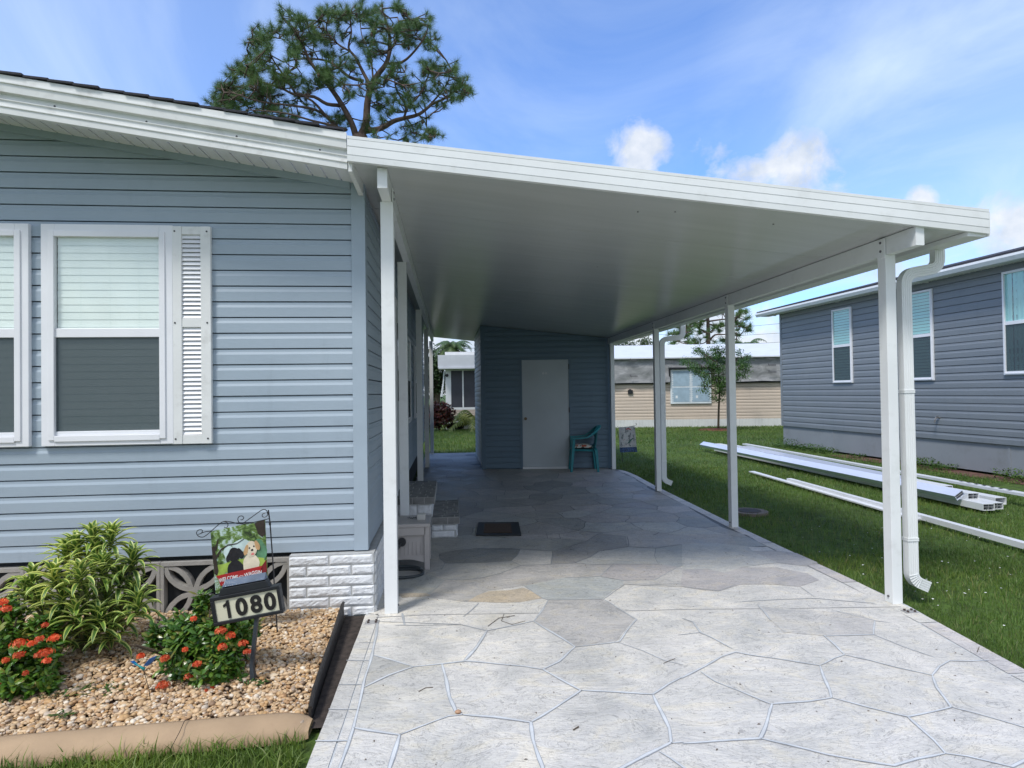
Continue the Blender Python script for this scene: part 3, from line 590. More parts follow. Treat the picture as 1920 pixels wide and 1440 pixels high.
for i in range(9): breeze_block(xx-bw+.004, xx, -.03, .385); xx -= bw
mb = MB(); mb.box(XL0, bx0-.01, 4.545, 4.56, -.03, .41); mb.build('vent_mesh', mat('dark_vent_mesh', (.13, .14, .145), .8, .2, 40), house)

# ------------------------------------------------------------------ carport
RA, RB_ = 2.9146, -.1174
zu = lambda x: RA+RB_*x
X0r, X1r = gY(652.5, 303, 4.03).x, gY(1853, 436, 3.75).x
YF0, YF1, YK0, YK1 = 4.03, 3.75, 16.25, 15.75
yfr = lambda x: YF0+(YF1-YF0)*(x-X0r)/(X1r-X0r)
ybk = lambda x: YK0+(YK1-YK0)*(x-X0r)/(X1r-X0r)
carport = thing('carport', 'white aluminium carport with sloping roof over the driveway', 'carport', (1.4, 4.2, 0))
TH = .105
mb = MB(); N = 14
for i in range(N):   # insulated roof panels with narrow joints running down the slope (front to back they repeat)
    pass
ys = [i/12 for i in range(13)]
for i in range(12):
    a, b = ys[i], ys[i+1]-.0004
    def q(x, t): return yfr(x)+.006+(ybk(x)-yfr(x))*t
    mb.hexa([(X0r, q(X0r, a), zu(X0r)), (X1r, q(X1r, a), zu(X1r)), (X1r, q(X1r, b), zu(X1r)), (X0r, q(X0r, b), zu(X0r))],
            [(X0r, q(X0r, a), zu(X0r)+TH), (X1r, q(X1r, a), zu(X1r)+TH), (X1r, q(X1r, b), zu(X1r)+TH), (X0r, q(X0r, b), zu(X0r)+TH)])
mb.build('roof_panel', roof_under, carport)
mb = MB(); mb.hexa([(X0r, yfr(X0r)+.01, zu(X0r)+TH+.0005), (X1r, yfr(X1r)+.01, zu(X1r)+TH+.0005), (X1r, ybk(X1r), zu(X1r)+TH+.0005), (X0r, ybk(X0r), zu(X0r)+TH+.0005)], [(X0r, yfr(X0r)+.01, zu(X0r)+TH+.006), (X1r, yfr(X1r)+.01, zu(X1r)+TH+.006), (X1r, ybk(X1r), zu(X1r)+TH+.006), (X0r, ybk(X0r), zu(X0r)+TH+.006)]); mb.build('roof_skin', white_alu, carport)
for u_, v_ in ((1196, 397), (1266, 397), (1450, 420), (1120, 500), (1000, 560)):
    r_ = ray(u_, v_); t_ = (RA-HC)/(r_.z-RB_*r_.x); p = CAM+r_*t_; mb = MB(); mb.disc((p.x, p.y, p.z-.004), (0, 0, 1), .006, .005, 8); mb.build('ceiling_screw', bolt_m, carport)
# front fascia: three flutes
h = gY(652.5, 258, YF0).z-gY(652.5, 303, YF0).z
fp = [(-.006, .03), (-.006, .0), (h*.19, -.003), (h*.20, .004), (h*.215, .004), (h*.225, -.003), (h*.55, -.003), (h*.56, .004), (h*.575, .004), (h*.585, -.003), (h*.86, -.003), (h*.865, .003), (h*.875, .003), (h*.88, -.003), (h, -.004), (h+.004, .03)]
mb = MB(); n = len(fp); vs = []
for x in (X0r-.004, X1r+.004): vs += [(x, yfr(x)-.004+o, zu(x)+z) for z, o in fp]
mb.add(vs, [(i, n+i, n+(i+1) % n, (i+1) % n) for i in range(n)]+[tuple(range(n)), tuple(range(2*n-1, n-1, -1))]); mb.build('front_fascia', white_alu, carport)
# beams
mb = MB(); mb.box(-.446, -.383, 4.085, 16.05, 2.831, 2.9455); mb.add([(-.446, 4.085, 2.9455), (-.383, 4.085, 2.9455), (-.383, 16.05, 2.9455), (-.446, 16.05, 2.9455), (-.446, 4.085, zu(-.446)-.003), (-.383, 4.085, zu(-.383)-.003), (-.383, 16.05, zu(-.383)-.003), (-.446, 16.05, zu(-.446)-.003)], [(0, 1, 5, 4), (1, 2, 6, 5), (2, 3, 7, 6), (3, 0, 4, 7)]); mb.build('beam', white_alu, carport)
mb = MB(); mb.hexa([(3.044, 3.80, 2.429), (3.103, 3.80, 2.429), (3.18, 15.7, 2.429), (3.121, 15.7, 2.429)], [(3.044, 3.80, 2.551), (3.103, 3.80, 2.545), (3.18, 15.7, 2.536), (3.121, 15.7, 2.542)]); mb.build('beam', white_alu, carport)
# roof channel under beam-side edges + gutter
mb = MB()
gx1 = X1r+.002
def goff(y): return 0
mb.hexa([(gx1-.13, yfr(gx1)+.02, zu(gx1)-.018), (gx1, yfr(gx1)+.02, zu(gx1)-.022), (gx1, ybk(gx1), zu(gx1)-.022), (gx1-.13, ybk(gx1), zu(gx1)-.018)],
        [(gx1-.13, yfr(gx1)+.02, zu(gx1-.13)-.004), (gx1, yfr(gx1)+.02, zu(gx1)-.004), (gx1, ybk(gx1), zu(gx1)-.004), (gx1-.13, ybk(gx1), zu(gx1-.13)-.004)])
mb.box(gx1+.002, gx1+.012, yfr(gx1)+.0, ybk(gx1), zu(gx1)-.02, zu(gx1)+h*.9)
mb.build('gutter', white_alu, carport)
def post(x0, y0, w, dp, zb, zt, side):
    m = MB(); m.box(x0, x0+w, y0, y0+dp, zb, zt); 
    if side > 0:   # cheek plate beside the beam
        m.box(x0-.004, x0+.004, y0, y0+dp, zt-.02, zt+.118)
    else: m.box(x0+w-.008, x0+w, y0+.006, y0+.08, zt-.02, zt+.10)
    o = m.build('post', white_alu, carport, bevel=.002)
    def bolt(*a): b = MB(); b.disc(*a); b.build('bolt', bolt_m, o)
    xs = x0-.004 if side > 0 else x0+w
    nd = (-1, 0, 0) if side > 0 else (1, 0, 0)
    for z in (zt+.03, zt+.09) if side > 0 else (zt+.03, zt+.075): bolt((xs, y0+dp/2, z), nd, .009, .006, 8)
    bolt((x0, y0+dp/2, zb+.045), (-1, 0, 0), .008, .008, 8); bolt((x0+w, y0+dp/2, zb+.045), (1, 0, 0), .008, .008, 8)
for x, y in ((3.037, 4.081), (3.052, 6.60), (3.075, 9.16), (3.105, 11.86)): post(x, y, .074, .082, 0, 2.429, 1)
for x, y, z in ((-.459, 4.374, 0), (-.505, 6.36, 0), (-.515, 9.97, 0), (-.51, 12.95, 0), (-.495, 15.9, 0)): post(x, y, .088, .085, z, 2.831, -1)
# downspouts
def downspout(pts, w=.076, dp=.055):
    o_path = []
    for i in range(len(pts)-1):
        a, b = Vector(pts[i]), Vector(pts[i+1])
        o_path.append(a)
    o_path.append(Vector(pts[-1]))
    m = MB(); pr = []; K = 20
    # ribbed rectangular section, across = x direction, depth = y
    top = [(-w/2, -dp/2), (-w*.30, -dp/2), (-w*.27, -dp/2+.004), (-w*.23, -dp/2), (-w*.09, -dp/2), (-w*.06, -dp/2+.004), (-w*.02, -dp/2), (w*.12, -dp/2), (w*.15, -dp/2+.004), (w*.19, -dp/2), (w*.33, -dp/2), (w*.36, -dp/2+.004), (w*.40, -dp/2), (w/2, -dp/2), (w/2, dp/2), (-w/2, dp/2)]
    rings = []; P = o_path
    for i, p in enumerate(P):
        t = (P[min(i+1, len(P)-1)]-P[max(i-1, 0)]).normalized(); f = Vector((0, -1, 0)); s = f.cross(t).normalized()*-1
        # section axis: s across, -f depth
        rings.append([p+s*a-f*b for a, b in top])
    n = len(top); m.add([v for r in rings for v in r], [(i*n+j, (i+1)*n+j, (i+1)*n+(j+1) % n, i*n+(j+1) % n) for i in range(len(rings)-1) for j in range(n)]+[tuple(range(n))])
    ob = m.build('downspout', white_alu, carport)
    return ob, rings
def arcpts(cx, cz, r, a0, a1, y, n=8):
    return [(cx+r*math.cos(a0+(a1-a0)*i/n), y, cz+r*math.sin(a0+(a1-a0)*i/n)) for i in range(n+1)]
def spout(Y, upx, topuv, shuv, btuv, enduv):
    T, Sh, Bt, En = gY(*topuv, Y), gY(*shuv, Y), gY(*btuv, Y), gY(*enduv, Y); dxs = T.x-Sh.x
    pts = [(T.x+.012, Y, T.z+.05), (T.x+.012, Y, Sh.z+.15)]
    mz = (T.z-.10); 
    zm = (T.z-.02+Sh.z+.03)/2; R1, R2 = .075, .085
    zh = Sh.z+.035
    for i in range(1, 7): a = math.radians(78)*i/6; pts.append((T.x+.012-R1*(1-math.cos(a)), Y, zh+.02+R1-R1*math.sin(a)))
    for i in range(6): a = math.radians(78)*(1-i/6); pts.append((Sh.x+R2*(1-math.cos(a)), Y, zh-R2+R2*math.sin(a)))
    pts += [(Sh.x, Y, zh-R2-.01), (Sh.x, Y, Sh.z-.10)]
    pts += [(Bt.x, Y, Bt.z+.06), (Bt.x, Y, Bt.z)]
    z = Bt.z
    n = 7
    for i in range(1, n+1):
        a = math.radians(66)*i/n; r = .085
        for k, dr in ((0, .000), (1, .0)):
            pts.append((Bt.x+r*(1-math.cos(a)), Y, Bt.z-r*math.sin(a)))
            break
    e = Vector(pts[-1]); dirv = Vector((math.sin(math.radians(66)), 0, -math.cos(math.radians(66))))
    pts.append(tuple(e+dirv*.075)); ob, rings = downspout(pts)
    # straps and elbow crimps
    m = MB()
    for f in (.36, .86):
        m = MB()
        zz = Sh.z-.06+(Bt.z-Sh.z)*f; xx = Sh.x+(Bt.x-Sh.x)*f
        m.box(xx-.042, xx+.042, Y-.032, Y+.03, zz-.012, zz-.002); m.box(xx-.042, xx+.042, Y-.032, Y+.03, zz+.002, zz+.012); m.box(xx-.040, xx+.040, Y-.030, Y+.03, zz-.003, zz+.003); m.build('strap', white_alu, ob, bevel=.001)
    m = MB()
    for i in range(1, 7):
        a = math.radians(66)*(i/6.5); r = .085; c = Vector((Bt.x+r*(1-math.cos(a)), Y, Bt.z-r*math.sin(a))); t = Vector((math.sin(a), 0, -math.cos(a))); s = Vector((math.cos(a), 0, math.sin(a)))
        m.obox(c-s*.037-t*.002+Vector((0, -.031, 0)), s*.070, t*.005, Vector((0, .06, 0)))
    m.build('elbow_crimp', white_alu, ob)
    return ob
spout(4.17, 0, (1754, 462), (1694.5, 520), (1708.5, 1072), (1745, 1125))
spout(9.28, 0, (1278, 612), (1240.5, 640), (1244.5, 893), (1258, 913))

# ------------------------------------------------------------------ shed
shed = thing('storage_shed', 'dark blue sided storage shed with a white door under the carport', 'shed', (1.9, 12.3, 0))
FL, FR, BL = Vector((.64, 12.38, 0)), Vector((3.135, 12.03, 0)), Vector((.62, 15.05, 0)); BR = Vector((3.2, 14.7, 0))
dsh = (FR-FL).normalized(); Lsh = (FR-FL).length
ztp = lambda t: zu(FL.x+dsh.x*t)-.006
mb = MB()
def ext(z):
    t = Lsh
    if z > ztp(Lsh): t = max(0, (zu(FL.x)-.006-z)/(-RB_*dsh.x))
    return (0, min(Lsh, t))
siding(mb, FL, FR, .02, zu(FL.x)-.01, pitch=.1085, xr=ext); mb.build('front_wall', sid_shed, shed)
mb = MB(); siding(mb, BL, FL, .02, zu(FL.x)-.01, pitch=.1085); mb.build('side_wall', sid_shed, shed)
mb = MB(); mb.hexa([FL+Vector((.05, .05, 0)), FR+Vector((0, .05, 0)), BR, BL+Vector((.05, 0, 0))], [FL+Vector((.05, .05, zu(FL.x)-.02)), FR+Vector((0, .05, zu(FR.x)-.02)), BR+Vector((0, 0, 2.53)), BL+Vector((.05, 0, zu(BL.x)-.02))]); mb.build('wall_core', sid_shed, shed)
nsh = Vector((dsh.y, -dsh.x, 0))
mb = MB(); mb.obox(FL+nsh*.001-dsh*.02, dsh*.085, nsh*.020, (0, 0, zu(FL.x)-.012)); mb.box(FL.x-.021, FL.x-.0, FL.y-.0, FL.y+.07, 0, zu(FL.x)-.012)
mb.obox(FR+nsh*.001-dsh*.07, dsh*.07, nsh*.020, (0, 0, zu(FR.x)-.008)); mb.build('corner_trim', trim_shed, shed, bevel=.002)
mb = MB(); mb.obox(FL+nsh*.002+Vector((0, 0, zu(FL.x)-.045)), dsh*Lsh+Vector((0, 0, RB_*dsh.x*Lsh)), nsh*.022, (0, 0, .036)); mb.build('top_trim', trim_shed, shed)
dl, dr = gV(979.5, 800, FL, FR), gV(1067.5, 800, FL, FR); ztd = gV(1020, 674.5, FL, FR).z
tl, tr = (dl-FL).dot(dsh), (dr-FL).dot(dsh)
mb = MB()
for t0, t1, z0, z1 in ((tl-.045, tl, 0, ztd+.04), (tr, tr+.045, 0, ztd+.04), (tl, tr, ztd+.002, ztd+.04)): mb.obox(FL+dsh*t0+nsh*.001+Vector((0, 0, z0)), dsh*(t1-t0), nsh*.030, (0, 0, z1-z0))
mb.build('door_frame', trim_shed, shed, bevel=.002)
mb = MB(); mb.obox(FL+dsh*(tl+.004)+nsh*.003+Vector((0, 0, .05)), dsh*(tr-tl-.008), nsh*.018, (0, 0, ztd-.052)); sd = mb.build('door', mat('shed_door_white', (.52, .57, .59), .5, .05, 2, dirt=((.45, .46, .45), .3, 3)), shed, bevel=.002)
kp = gV(985.5, 785, FL, FR); mb = MB(); mb.disc(kp+nsh*.02, nsh, .030, .01, 14); mb.disc(kp+nsh*.03, nsh, .012, .03, 10); mb.disc(kp+nsh*.055, nsh, .027, .03, 14); mb.build('door_knob', mat('dark_brass', (.12, .09, .06), .3, metal=.8), sd, smooth=False)
kp = gV(1021, 700, FL, FR); mb = MB()
pale_plate = mat('pale_plate', (.7, .72, .72), .5)
for dx in (-.028, .028): mb = MB(); mb.disc(kp+nsh*.021+dsh*dx, nsh, .022, .003, 14); mb.build('door_plate', pale_plate, sd)
mb = MB(); mb.obox(FL+dsh*tl+nsh*.003+Vector((0, 0, .004)), dsh*(tr-tl), nsh*.05, (0, 0, .042)); mb.build('threshold', white_alu, shed)
for z in (.35, 1.1, 1.95): mb = MB(); mb.obox(FL+dsh*(tr-.006)+nsh*.021+Vector((0, 0, z)), dsh*.02, nsh*.012, (0, 0, .10)); mb.build('hinge', black_metal, sd)

# ------------------------------------------------------------------ entry steps, hose box, mats
slabm = mat('grey_stone_slab', (.20, .20, .195), .75, .35, 11, bs=.5, bscale=40)
stepm = thing('entry_steps', 'white brick entry steps with grey stone tops beside the house wall', 'steps', (-.2, 7, 0))
def stepbox(x0, x1, y0, y1, ztop_, rows):
    mb, mj = MB(), MB(); hh = (ztop_-.075)/rows
    brick_face(mb, mj, (x0, y0, 0), (1, 0, 0), (0, -1, 0), x1-x0, rows, h=hh, bl=.24)
    brick_face(mb, mj, (x1, y0, 0), (0, 1, 0), (1, 0, 0), y1-y0, rows, h=hh, bl=.24)
    o = mb.build('brick_base', brick_white, stepm); mj.box(x0, x1-.001, y0+.001, y1, 0, ztop_-.076); mj.build('mortar', mortar, o)
    s = MB(); s.box(x0, x1+.035, y0-.035, y1+.02, ztop_-.075, ztop_-.004); so = s.build('stone_top', mat('pale_step_joint', (.42, .42, .40), .8), stepm)
    t = MB(); yy = y0-.033; rnd = random.Random(4)
    while yy < y1+.02:
        ly = rnd.uniform(.10, .17); xx = x0
        while xx < x1+.033:
            lx = rnd.uniform(.10, .17); t.box(xx+.006, min(xx+lx, x1+.036)-.006, yy+.006, min(yy+ly, y1+.02)-.006, ztop_-.01, ztop_); xx += lx
        yy += ly
    xx = x0+.003
    while xx < x1+.033:
        lx = rnd.uniform(.12, .2); t.box(xx+.003, min(xx+lx, x1+.036)-.003, y0-.038, y0-.030, ztop_-.070, ztop_-.006); xx += lx
    t.build('stone_tile', slabm, so)
stepbox(-.585, -.200, 6.62, 7.80, .43, 3)
stepbox(-.197, .055, 6.60, 7.60, .22, 2)

greige = mat('greige_plastic', (.40, .375, .36), .5, .05, 6)
hb = thing('hose_reel_box', 'beige plastic hose reel box with a dark crank beside the white post', 'hose box', (-.40, 5.6, 0))
hx0, hx1, hy0, hy1, hz = -.62, -.185, 5.42, 5.80, .395
m = MB(); m.box(hx0+.04, hx1-.03, hy0+.025, hy1-.02, .085, hz-.10); m.box(hx0+.04, hx1-.03, hy0+.018, hy0+.026, hz-.115, hz-.085); 
for k in range(10):
    xx = hx0+.05+k*.034; m.box(xx, xx+.004, hy0+.020, hy0+.026, .10, hz-.16)
bd = m.build('body', greige, hb, bevel=.004)
for xa, xb in ((hx0, hx0+.045), (hx1-.045, hx1)):
    for ya, yb in ((hy0, hy0+.035), (hy1-.035, hy1)): m = MB(); m.box(xa, xb, ya, yb, 0, hz-.03); m.build('corner_leg', greige, hb, bevel=.004)
m = MB(); m.box(hx1-.028, hx1-.008, hy0+.036, hy1-.036, .10, hz-.14); m.box(hx1-.028, hx1-.008, hy0+.036, hy1-.036, hz-.06, hz-.03); m.build('side_panel', greige, hb, bevel=.004)
m = MB(); m.box(hx0-.008, hx1+.006, hy0-.01, hy1+.01, hz-.03, hz); m.box(hx0+.03, hx1-.03, hy0+.0, hy0+.018, hz-.10, hz-.03); m.build('lid', greige, hb, bevel=.005)
m = MB(); n_ = 12
for i in range(n_):
    t0, t1 = i/n_, (i+1)/n_; xa, xb = hx0+.045+(hx1-hx0-.09)*t0, hx0+.045+(hx1-hx0-.09)*t1; za = .06+.035*math.sin(math.pi*t0); zb = .06+.035*math.sin(math.pi*t1)
    m.add([(xa, hy0+.012, za), (xb, hy0+.012, zb), (xb, hy0+.012, .125), (xa, hy0+.012, .125), (xa, hy0+.03, za), (xb, hy0+.03, zb)], [(0, 1, 2, 3), (0, 4, 5, 1)])
m.build('front_apron', greige, hb)
m = MB(); kc = gY(753.5, 1016, hy0+.02); m.disc(kc, (0, -1, 0), .036, .022, 18); m.tube([kc+Vector((0, -.022, 0)), kc+Vector((-.04, -.04, -.06)), kc+Vector((-.10, -.045, -.13))], .011, 8); m.build('crank', black, hb, smooth=False)
m = MB(); cxh, cyh = -.46, 5.30; rr_ = .22
m.tube([(cxh+rr_*math.cos(a)*(1.02 if a > 0 else 1), cyh+rr_*.62*math.sin(a), .013+.004*math.sin(3*a)) for a in [2*math.pi*i/48 for i in range(49)]], .0125, 8)
m.tube([(cxh+(rr_-.02)*math.cos(a), cyh+.03+rr_*.5*math.sin(a), .03+.004*math.sin(2*a)) for a in [.1+math.pi*i/24 for i in range(25)]], .012, 8)
tag(m.build('garden_hose', mat('dark_grey_hose', (.035, .045, .05), .5), None, smooth=True), 'coil of dark garden hose lying in front of the hose box', 'hose')
tb = gY(790, 960, 5.60)
tm = thing('hose_timer', 'small grey timer box with a loose wire lying on the hose box lid', 'timer box', (tb.x, 5.6, hz))
m = MB(); m.box(tb.x-.038, tb.x+.035, 5.56, 5.64, hz, hz+.05); m.build('case', mat('pale_grey_plastic', (.5, .49, .46), .5), tm, bevel=.006)
m = MB(); m.tube([(tb.x-.04+(-.08)*t, 5.6+.012*math.sin(9*t), hz+.008+.012*abs(math.sin(14*t))) for t in [i/14 for i in range(15)]], .003, 5); m.build('wire', black, tm)
mt = thing('doormat', 'black rubber doormat with a brown centre on the driveway', 'doormat', (.5, 6.9, 0))
A, B_, D_, E_ = gZ(892.5, 1005), gZ(977.5, 1005), gZ(972.5, 980.5), gZ(897, 981)
m = MB(); up = Vector((0, 0, .012)); m.hexa([A, B_, D_, E_], [A+up, B_+up, D_+up, E_+up]); m.build('rubber_border', mat('mat_rubber', (.012, .013, .016), .6, .3, 30), mt)
def il(a, b): return A+(B_-A)*a+((E_-A)+((D_-B_)-(E_-A))*a)*b
up2 = Vector((0, 0, .0155)); m = MB(); q = [il(.16, .14), il(.80, .14), il(.80, .86), il(.16, .86)]; m.hexa([p+up*.9 for p in q], [p+up2 for p in q]); m.build('coir_centre', mat('mat_coir', (.055, .032, .02), .95, .4, 60, bs=.8, bscale=150), mt)

# ------------------------------------------------------------------ teal chair and cushion
teal = mat('teal_plastic', (.014, .22, .25), .38, .05, 6)
ch = thing('plastic_chair', 'teal plastic garden armchair beside the shed door', 'chair', (2.5, 11.8, 0))
# local frame: chair faces -x ; f = forward, r = to its right side (far, +y)
fc = Vector((-1, .13, 0)).normalized(); rc = Vector((.13, 1, 0)).normalized(); c0 = Vector((2.53, 11.80, 0))
def cp_(f, r, z): return c0+fc*f+rc*r+Vector((0, 0, z))
for sf in (1, -1):
    for sr in (1, -1):
        m = MB(); zt_ = .62 if sf > 0 else .44
        pth = [cp_(.25*sf, .25*sr, 0), cp_(.215*sf, .225*sr, .40), cp_((.20 if sf > 0 else .20)*sf, .235*sr, zt_)]
        m.sweep(pth, [[(-a, -b), (a, -b), (a, b), (-a, b)] for a, b in ((.026, .020), (.042, .028), (.040, .026))]); m.build('leg', teal, ch, bevel=.004)
m = MB(); m.hexa([cp_(.23, -.22, .395), cp_(.23, .22, .395), cp_(-.20, .20, .375), cp_(-.20, -.20, .375)], [cp_(.24, -.23, .43), cp_(.24, .23, .43), cp_(-.21, .21, .41), cp_(-.21, -.21, .41)]); m.build('seat', teal, ch, bevel=.006)
m = MB()   # back: curved rim with slats
rim = [cp_(.24, -.25, .625), cp_(.10, -.265, .63), cp_(-.06, -.26, .65), cp_(-.18, -.235, .73), cp_(-.27, -.16, .81), cp_(-.31, 0, .845), cp_(-.27, .16, .81), cp_(-.18, .235, .73), cp_(-.06, .26, .65), cp_(.10, .265, .63), cp_(.24, .25, .625)]
m.sweep(rim, [(-.034, -.016), (.034, -.016), (.034, .016), (-.034, .016)], up=(0, 0, 1)); m.build('armrest_rim', teal, ch, smooth=False)
m = MB()
for r_ in (-.17, -.10, -.035, .035, .10, .17):
    zt = .82-.9*r_*r_; m.sweep([cp_(-.20, r_*.9, .40), cp_(-.235, r_, .58), cp_(-.285+abs(r_)*.18, r_*1.02, zt)], [(-.026, -.006), (.026, -.006), (.026, .006), (-.026, .006)], up=rc.cross(Vector((0, 0, 1))))
for z_, f_ in ((.47, -.215), (.66, -.25)): m.sweep([cp_(f_+.03, -.19, z_), cp_(f_, 0, z_+.01), cp_(f_+.03, .19, z_)], [(-.004, -.014), (.004, -.014), (.004, .014), (-.004, .014)])
m.build('backrest', teal, ch)
cm, nt, b = nt_new('floral_cushion'); v = nt.nodes.new('ShaderNodeTexVoronoi'); v.inputs['Scale'].default_value = 22; nt.links.new(pos(nt), v.inputs['Vector'])
r = ramp(nt, [(0, (.65, .62, .55)), (.35, (.6, .58, .5)), (.5, (.5, .12, .06)), (.62, (.62, .6, .5)), (.75, (.03, .06, .05)), (1, (.6, .35, .1))]); r.color_ramp.interpolation = 'CONSTANT'
sx_ = nt.nodes.new('ShaderNodeSeparateColor'); nt.links.new(v.outputs['Color'], sx_.inputs[0]); nt.links.new(sx_.outputs[0], r.inputs[0]); nt.links.new(r.outputs[0], b.inputs['Base Color']); b.inputs['Roughness'].default_value = .9
m = MB(); N = 8; vs = []
for j in (0, 1):
    for a in range(N+1):
        for c_ in range(N+1):
            f_, r_ = -.17+.38*a/N, -.19+.38*c_/N; e = (1-(2*a/N-1)**4)*(1-(2*c_/N-1)**4); vs.append(cp_(f_, r_, .445+(.055*e+.012 if j else -.002*e)))
K = (N+1)**2; fs = []
for a in range(N):
    for c_ in range(N):
        i = a*(N+1)+c_; fs += [(K+i, K+i+1, K+i+N+2, K+i+N+1), (i, i+N+1, i+N+2, i+1)]
for a in range(N):
    for i, j in ((a, a+1), (N*(N+1)+a+1, N*(N+1)+a), ((a+1)*(N+1), a*(N+1)), (a*(N+1)+N, (a+1)*(N+1)+N)): fs.append((i, j, K+j, K+i))
m.add(vs, fs); tag(m.build('seat_cushion', cm, None, smooth=True), 'floral seat cushion lying on the teal chair', 'cushion')

# ------------------------------------------------------------------ garden bed
m = MB(); cpf = [(.02, -.03), (.02, .008), (.045, .030), (.09, .048), (.13, .052), (.16, .044), (.18, .0), (.18, -.03)]
xs = [-5, -4, -3.2, -2.6, -2.2, -1.83, -1.5, -1.1, -.85, -.76, -.70, -.665, -.645]; vs = []
for x in xs:
    k = 1 if x < -.8 else max(.15, math.sqrt(max(0, 1-((x+.80)/.16)**2)))
    yb = 2.79+(x+1.9)*.045
    vs += [(x, yb+a*(.55+.45*k)+(1-k)*.05, z*k if z > 0 else z) for a, z in cpf]
n = len(cpf); m.add(vs, [(i*n+j, (i+1)*n+j, (i+1)*n+j+1, i*n+j+1) for i in range(len(xs)-1) for j in range(n-1)]+[tuple((len(xs)-1)*n+j for j in range(n))])
cb = m.build('curb', concrete_tan, None, smooth=True); tag(cb, 'tan poured concrete curb along the front of the gravel bed', 'curb')
m = MB(); p0 = gZ(362/1*1, 1341, .06); m.tube([(p0.x-.005, 2.99, .052), (p0.x-.012, 2.93, .068), (p0.x-.004, 2.86, .056), (p0.x-.02, 2.80, .01)], .0016, 4); m.build('crack', soil, cb)
m = MB(); pth = [(-.735, 4.38, .0), (-.728, 4.30, .0), (-.708, 3.9, 0), (-.69, 3.5, 0), (-.672, 3.15, 0), (-.660, 3.01, 0)]
m.sweep(pth, [[(-.006, -.05), (.006, -.05), (.009, hh), (-.003, hh)] for hh in (.085, .10, .082, .075, .07, .05)], up=(0, 0, 1))
m.tube([(x-.0, y, zz) for (x, y, _), zz in zip(pth, (.088, .102, .084, .077, .072, .05))], .011, 6)
tag(m.build('bed_edging', mat('black_edging', (.022, .018, .016), .6, .4, 12), None), 'dark plastic landscape edging between the gravel and the driveway', 'edging')
m = MB(); m.add([(-.725, 4.40, -.012), (-.65, 2.95, -.012), (-.585, 2.95, -.012), (-.572, 4.40, -.012)], [(0, 1, 2, 3)]); tag(m.build('soil_strip', soil), 'strip of dark soil beside the driveway', None, kind='structure')
m = MB(); m.add([(-5, 2.9, .0), (-.67, 2.97, .0), (-.73, 4.46, -.012), (-1.2, 4.46, -.01), (-5, 4.46, .0)], [(0, 1, 2, 3, 4)]); tag(m.build('gravel_bed_soil', mat('bed_soil', (.16, .11, .07), .95, .4, 20)), 'brown soil under the river gravel', None, kind='structure')
# pebbles
def icos():
    import bmesh
    bm = bmesh.new(); bmesh.ops.create_icosphere(bm, subdivisions=2, radius=1); v = np.array([x.co[:] for x in bm.verts]); f = np.array([[q.index for q in p.verts] for p in bm.faces]); bm.free(); return v, f
def mass_mesh(name, V, F, m, smooth=True):
    me = bpy.data.meshes.new(name); nv = len(V); me.vertices.add(nv); me.vertices.foreach_set('co', V.astype(np.float32).ravel())
    tot = np.concatenate([np.full(len(f), f.shape[1], np.int32) for f in F]); idx = np.concatenate([f.ravel() for f in F]).astype(np.int32)
    me.loops.add(len(idx)); me.loops.foreach_set('vertex_index', idx); me.polygons.add(len(tot))
    st = np.concatenate([[0], np.cumsum(tot)[:-1]]).astype(np.int32); me.polygons.foreach_set('loop_start', st); me.polygons.foreach_set('loop_total', tot)
    me.update(calc_edges=True)
    if smooth: me.polygons.foreach_set('use_smooth', np.ones(len(tot), bool))
    me.materials.append(m); o = bpy.data.objects.new(name, me); C.objects.link(o); LOC[o.name] = Vector((0, 0, 0)); return o
iv, if_ = icos()
pm, nt, b = nt_new('river_gravel'); b.inputs['Roughness'].default_value = .6
gg = nt.nodes.new('ShaderNodeNewGeometry')
r = ramp(nt, [(0, (.52, .34, .17)), (.12, (.64, .47, .28)), (.25, (.36, .20, .09)), (.36, (.74, .61, .44)), (.5, (.52, .31, .13)), (.62, (.66, .50, .32)), (.72, (.28, .18, .11)), (.80, (.80, .72, .60)), (.9, (.58, .38, .19)), (1, (.40, .33, .27))]); nt.links.new(gg.outputs['Random Per Island'], r.inputs[0])
nn = noise(nt, pos(nt), 60, 5, .6); r2 = ramp(nt, [(.3, (.72, .70, .68)), (.7, (1.18, 1.16, 1.12))]); nt.links.new(nn.outputs['Fac'], r2.inputs[0]); nt.links.new(mix(nt, 1, r.outputs[0], r2.outputs[0], 'MULTIPLY'), b.inputs['Base Color'])
NP = 27000
px = np.random.uniform(-3.7, -.68, NP); py = np.random.uniform(2.93, 4.46, NP)
keep = (px < -.745+(4.38-py)*.048) & ~((px > -1.2) & (py > 4.41)); px, py = px[keep], py[keep]; NP = len(px)
lay = np.random.rand(NP)
gz = .008+.020*np.clip((py-3.2)/1.2, 0, 1)+.026*np.clip((-1.3-px)/1.2, 0, 1)*np.clip((py-3.1)/.8, 0, 1)
pz = gz+lay*.020
s1_ = np.random.gamma(6, .0026, NP)*.43+.0032; sc_ = np.stack([s1_*np.random.uniform(.9, 1.5, NP), s1_*np.random.uniform(.75, 1.1, NP), s1_*np.random.uniform(.5, .8, NP)], 1)
th = np.random.uniform(0, 6.28, NP); tilt = np.random.normal(0, .35, NP)
base = iv[None]*(1+.10*np.sin(iv[None, :, [1, 2, 0]]*3+np.random.uniform(0, 6, (NP, 1, 3))))*sc_[:, None, :]
x_, y_, z_ = base[..., 0], base[..., 1], base[..., 2]
ct, st_ = np.cos(tilt)[:, None], np.sin(tilt)[:, None]; y2, z2 = y_*ct-z_*st_, y_*st_+z_*ct
